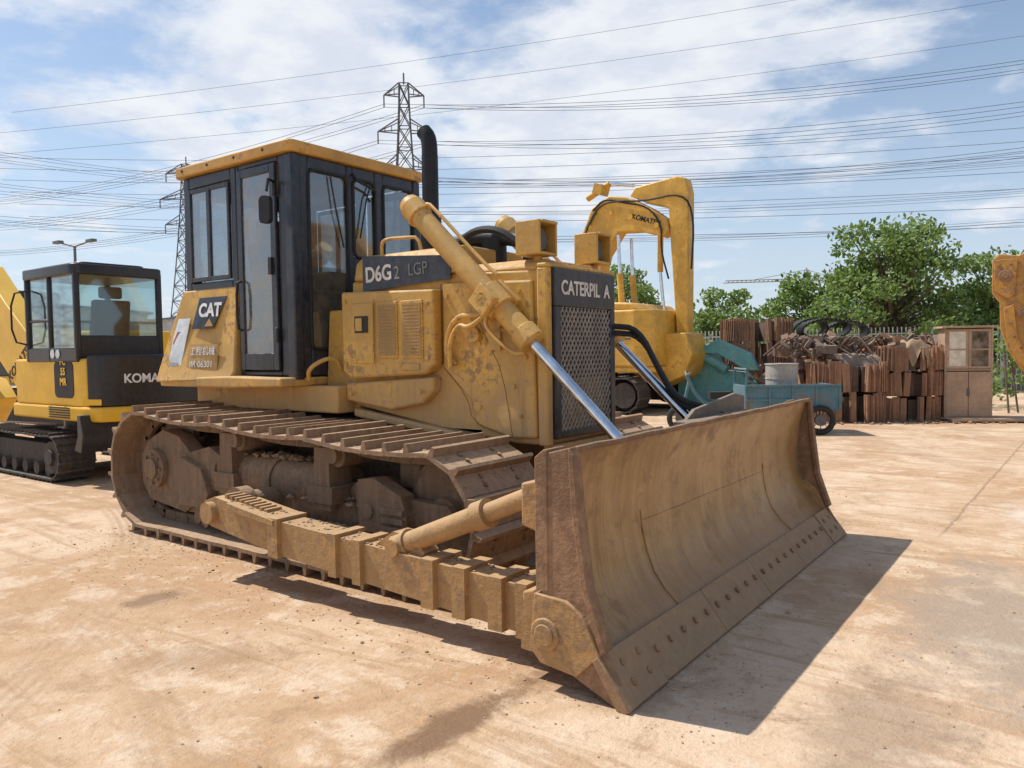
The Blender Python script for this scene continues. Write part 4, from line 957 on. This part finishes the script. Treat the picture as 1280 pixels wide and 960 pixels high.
# ================================================================== world, sun, camera
travel=Vector((.75,.12,-1.1)).normalized(); elev=math.asin(-travel.z); az=math.atan2(-travel.x,-travel.y)
w=bpy.data.worlds.new('World'); scn.world=w; w.use_nodes=True; t=w.node_tree; bg=t.nodes['Background']
sky=nd(t,'ShaderNodeTexSky'); sky.sky_type='NISHITA'; sky.sun_disc=False; sky.sun_elevation=elev; sky.sun_rotation=az%(2*math.pi); sky.air_density=1.1; sky.dust_density=.6; sky.ozone_density=2.5
co=nd(t,'ShaderNodeTexCoord').outputs['Generated']; sx=nd(t,'ShaderNodeSeparateXYZ'); t.links.new(co,sx.inputs[0])
zz=mth(t,'ADD',mth(t,'MAXIMUM',sx.outputs[2],0.0),.16)
cm=nd(t,'ShaderNodeCombineXYZ'); t.links.new(mth(t,'DIVIDE',sx.outputs[0],zz),cm.inputs[0]); t.links.new(mth(t,'DIVIDE',sx.outputs[1],zz),cm.inputs[1])
na=noise(t,cm.outputs[0],2.1,8,.60,.15); nb=noise(t,cm.outputs[0],.55,2,.5); nc=noise(t,cm.outputs[0],4.5,5,.6)
f=mth(t,'ADD',na,mth(t,'MULTIPLY',mth(t,'SUBTRACT',nb,.5),.35))
for d,cosw,am in (((-.487,.818,.304),.972,.19),((-.305,.887,.347),.975,.20),((-.757,.595,.271),.980,.19),((-.92,.30,.22),.955,.09),((-.62,.76,.20),.982,.10),((-.66,.60,.46),.985,.08),((-.25,.93,.20),.985,.08)):
    dp=nd(t,'ShaderNodeVectorMath'); dp.operation='DOT_PRODUCT'; t.links.new(co,dp.inputs[0]); dp.inputs[1].default_value=d
    f=mth(t,'ADD',f,mth(t,'MULTIPLY',ramp(t,dp.outputs['Value'],cosw,1.0),am))
cf=mth(t,'MULTIPLY',ramp(t,f,.51,.72),.92)
haze=mth(t,'ADD',mth(t,'MULTIPLY',ramp(t,sx.outputs[2],.40,.0),.5),.16)
skyc=mixc(t,haze,sky.outputs[0],(5.2,6.1,7.4))
ccol=mixc(t,ramp(t,nc,.35,.62),(5.9,6.3,7.1),(7.3,7.5,7.8))
t.links.new(mixc(t,cf,skyc,ccol),bg.inputs[0]); bg.inputs[1].default_value=.125
L=bpy.data.lights.new('sun','SUN'); L.energy=4.8; L.angle=R(.5); L.color=(1,.95,.87); lo=bpy.data.objects.new('sun',L); scn.collection.objects.link(lo); lo.rotation_euler=travel.to_track_quat('-Z','Y').to_euler()
cam=bpy.data.cameras.new('camera'); cam.sensor_width=36; cam.lens=36*959.6/1280; cam.clip_end=5000; cam.clip_start=.05
co_=bpy.data.objects.new('camera',cam); scn.collection.objects.link(co_); scn.camera=co_
yaw,pit,rol=2.2063,-.0441,-.0142
fw=Vector((math.cos(yaw)*math.cos(pit),math.sin(yaw)*math.cos(pit),math.sin(pit))); rt=Vector((math.sin(yaw),-math.cos(yaw),0)); up=rt.cross(fw)
r2=rt*math.cos(rol)+up*math.sin(rol); u2=up*math.cos(rol)-rt*math.sin(rol)
co_.matrix_world=Matrix(((r2.x,u2.x,-fw.x,1.5145),(r2.y,u2.y,-fw.y,-4.7249),(r2.z,u2.z,-fw.z,1.5487),(0,0,0,1)))
scn.view_settings.view_transform='Standard'; scn.view_settings.look='None'; scn.view_settings.exposure=0
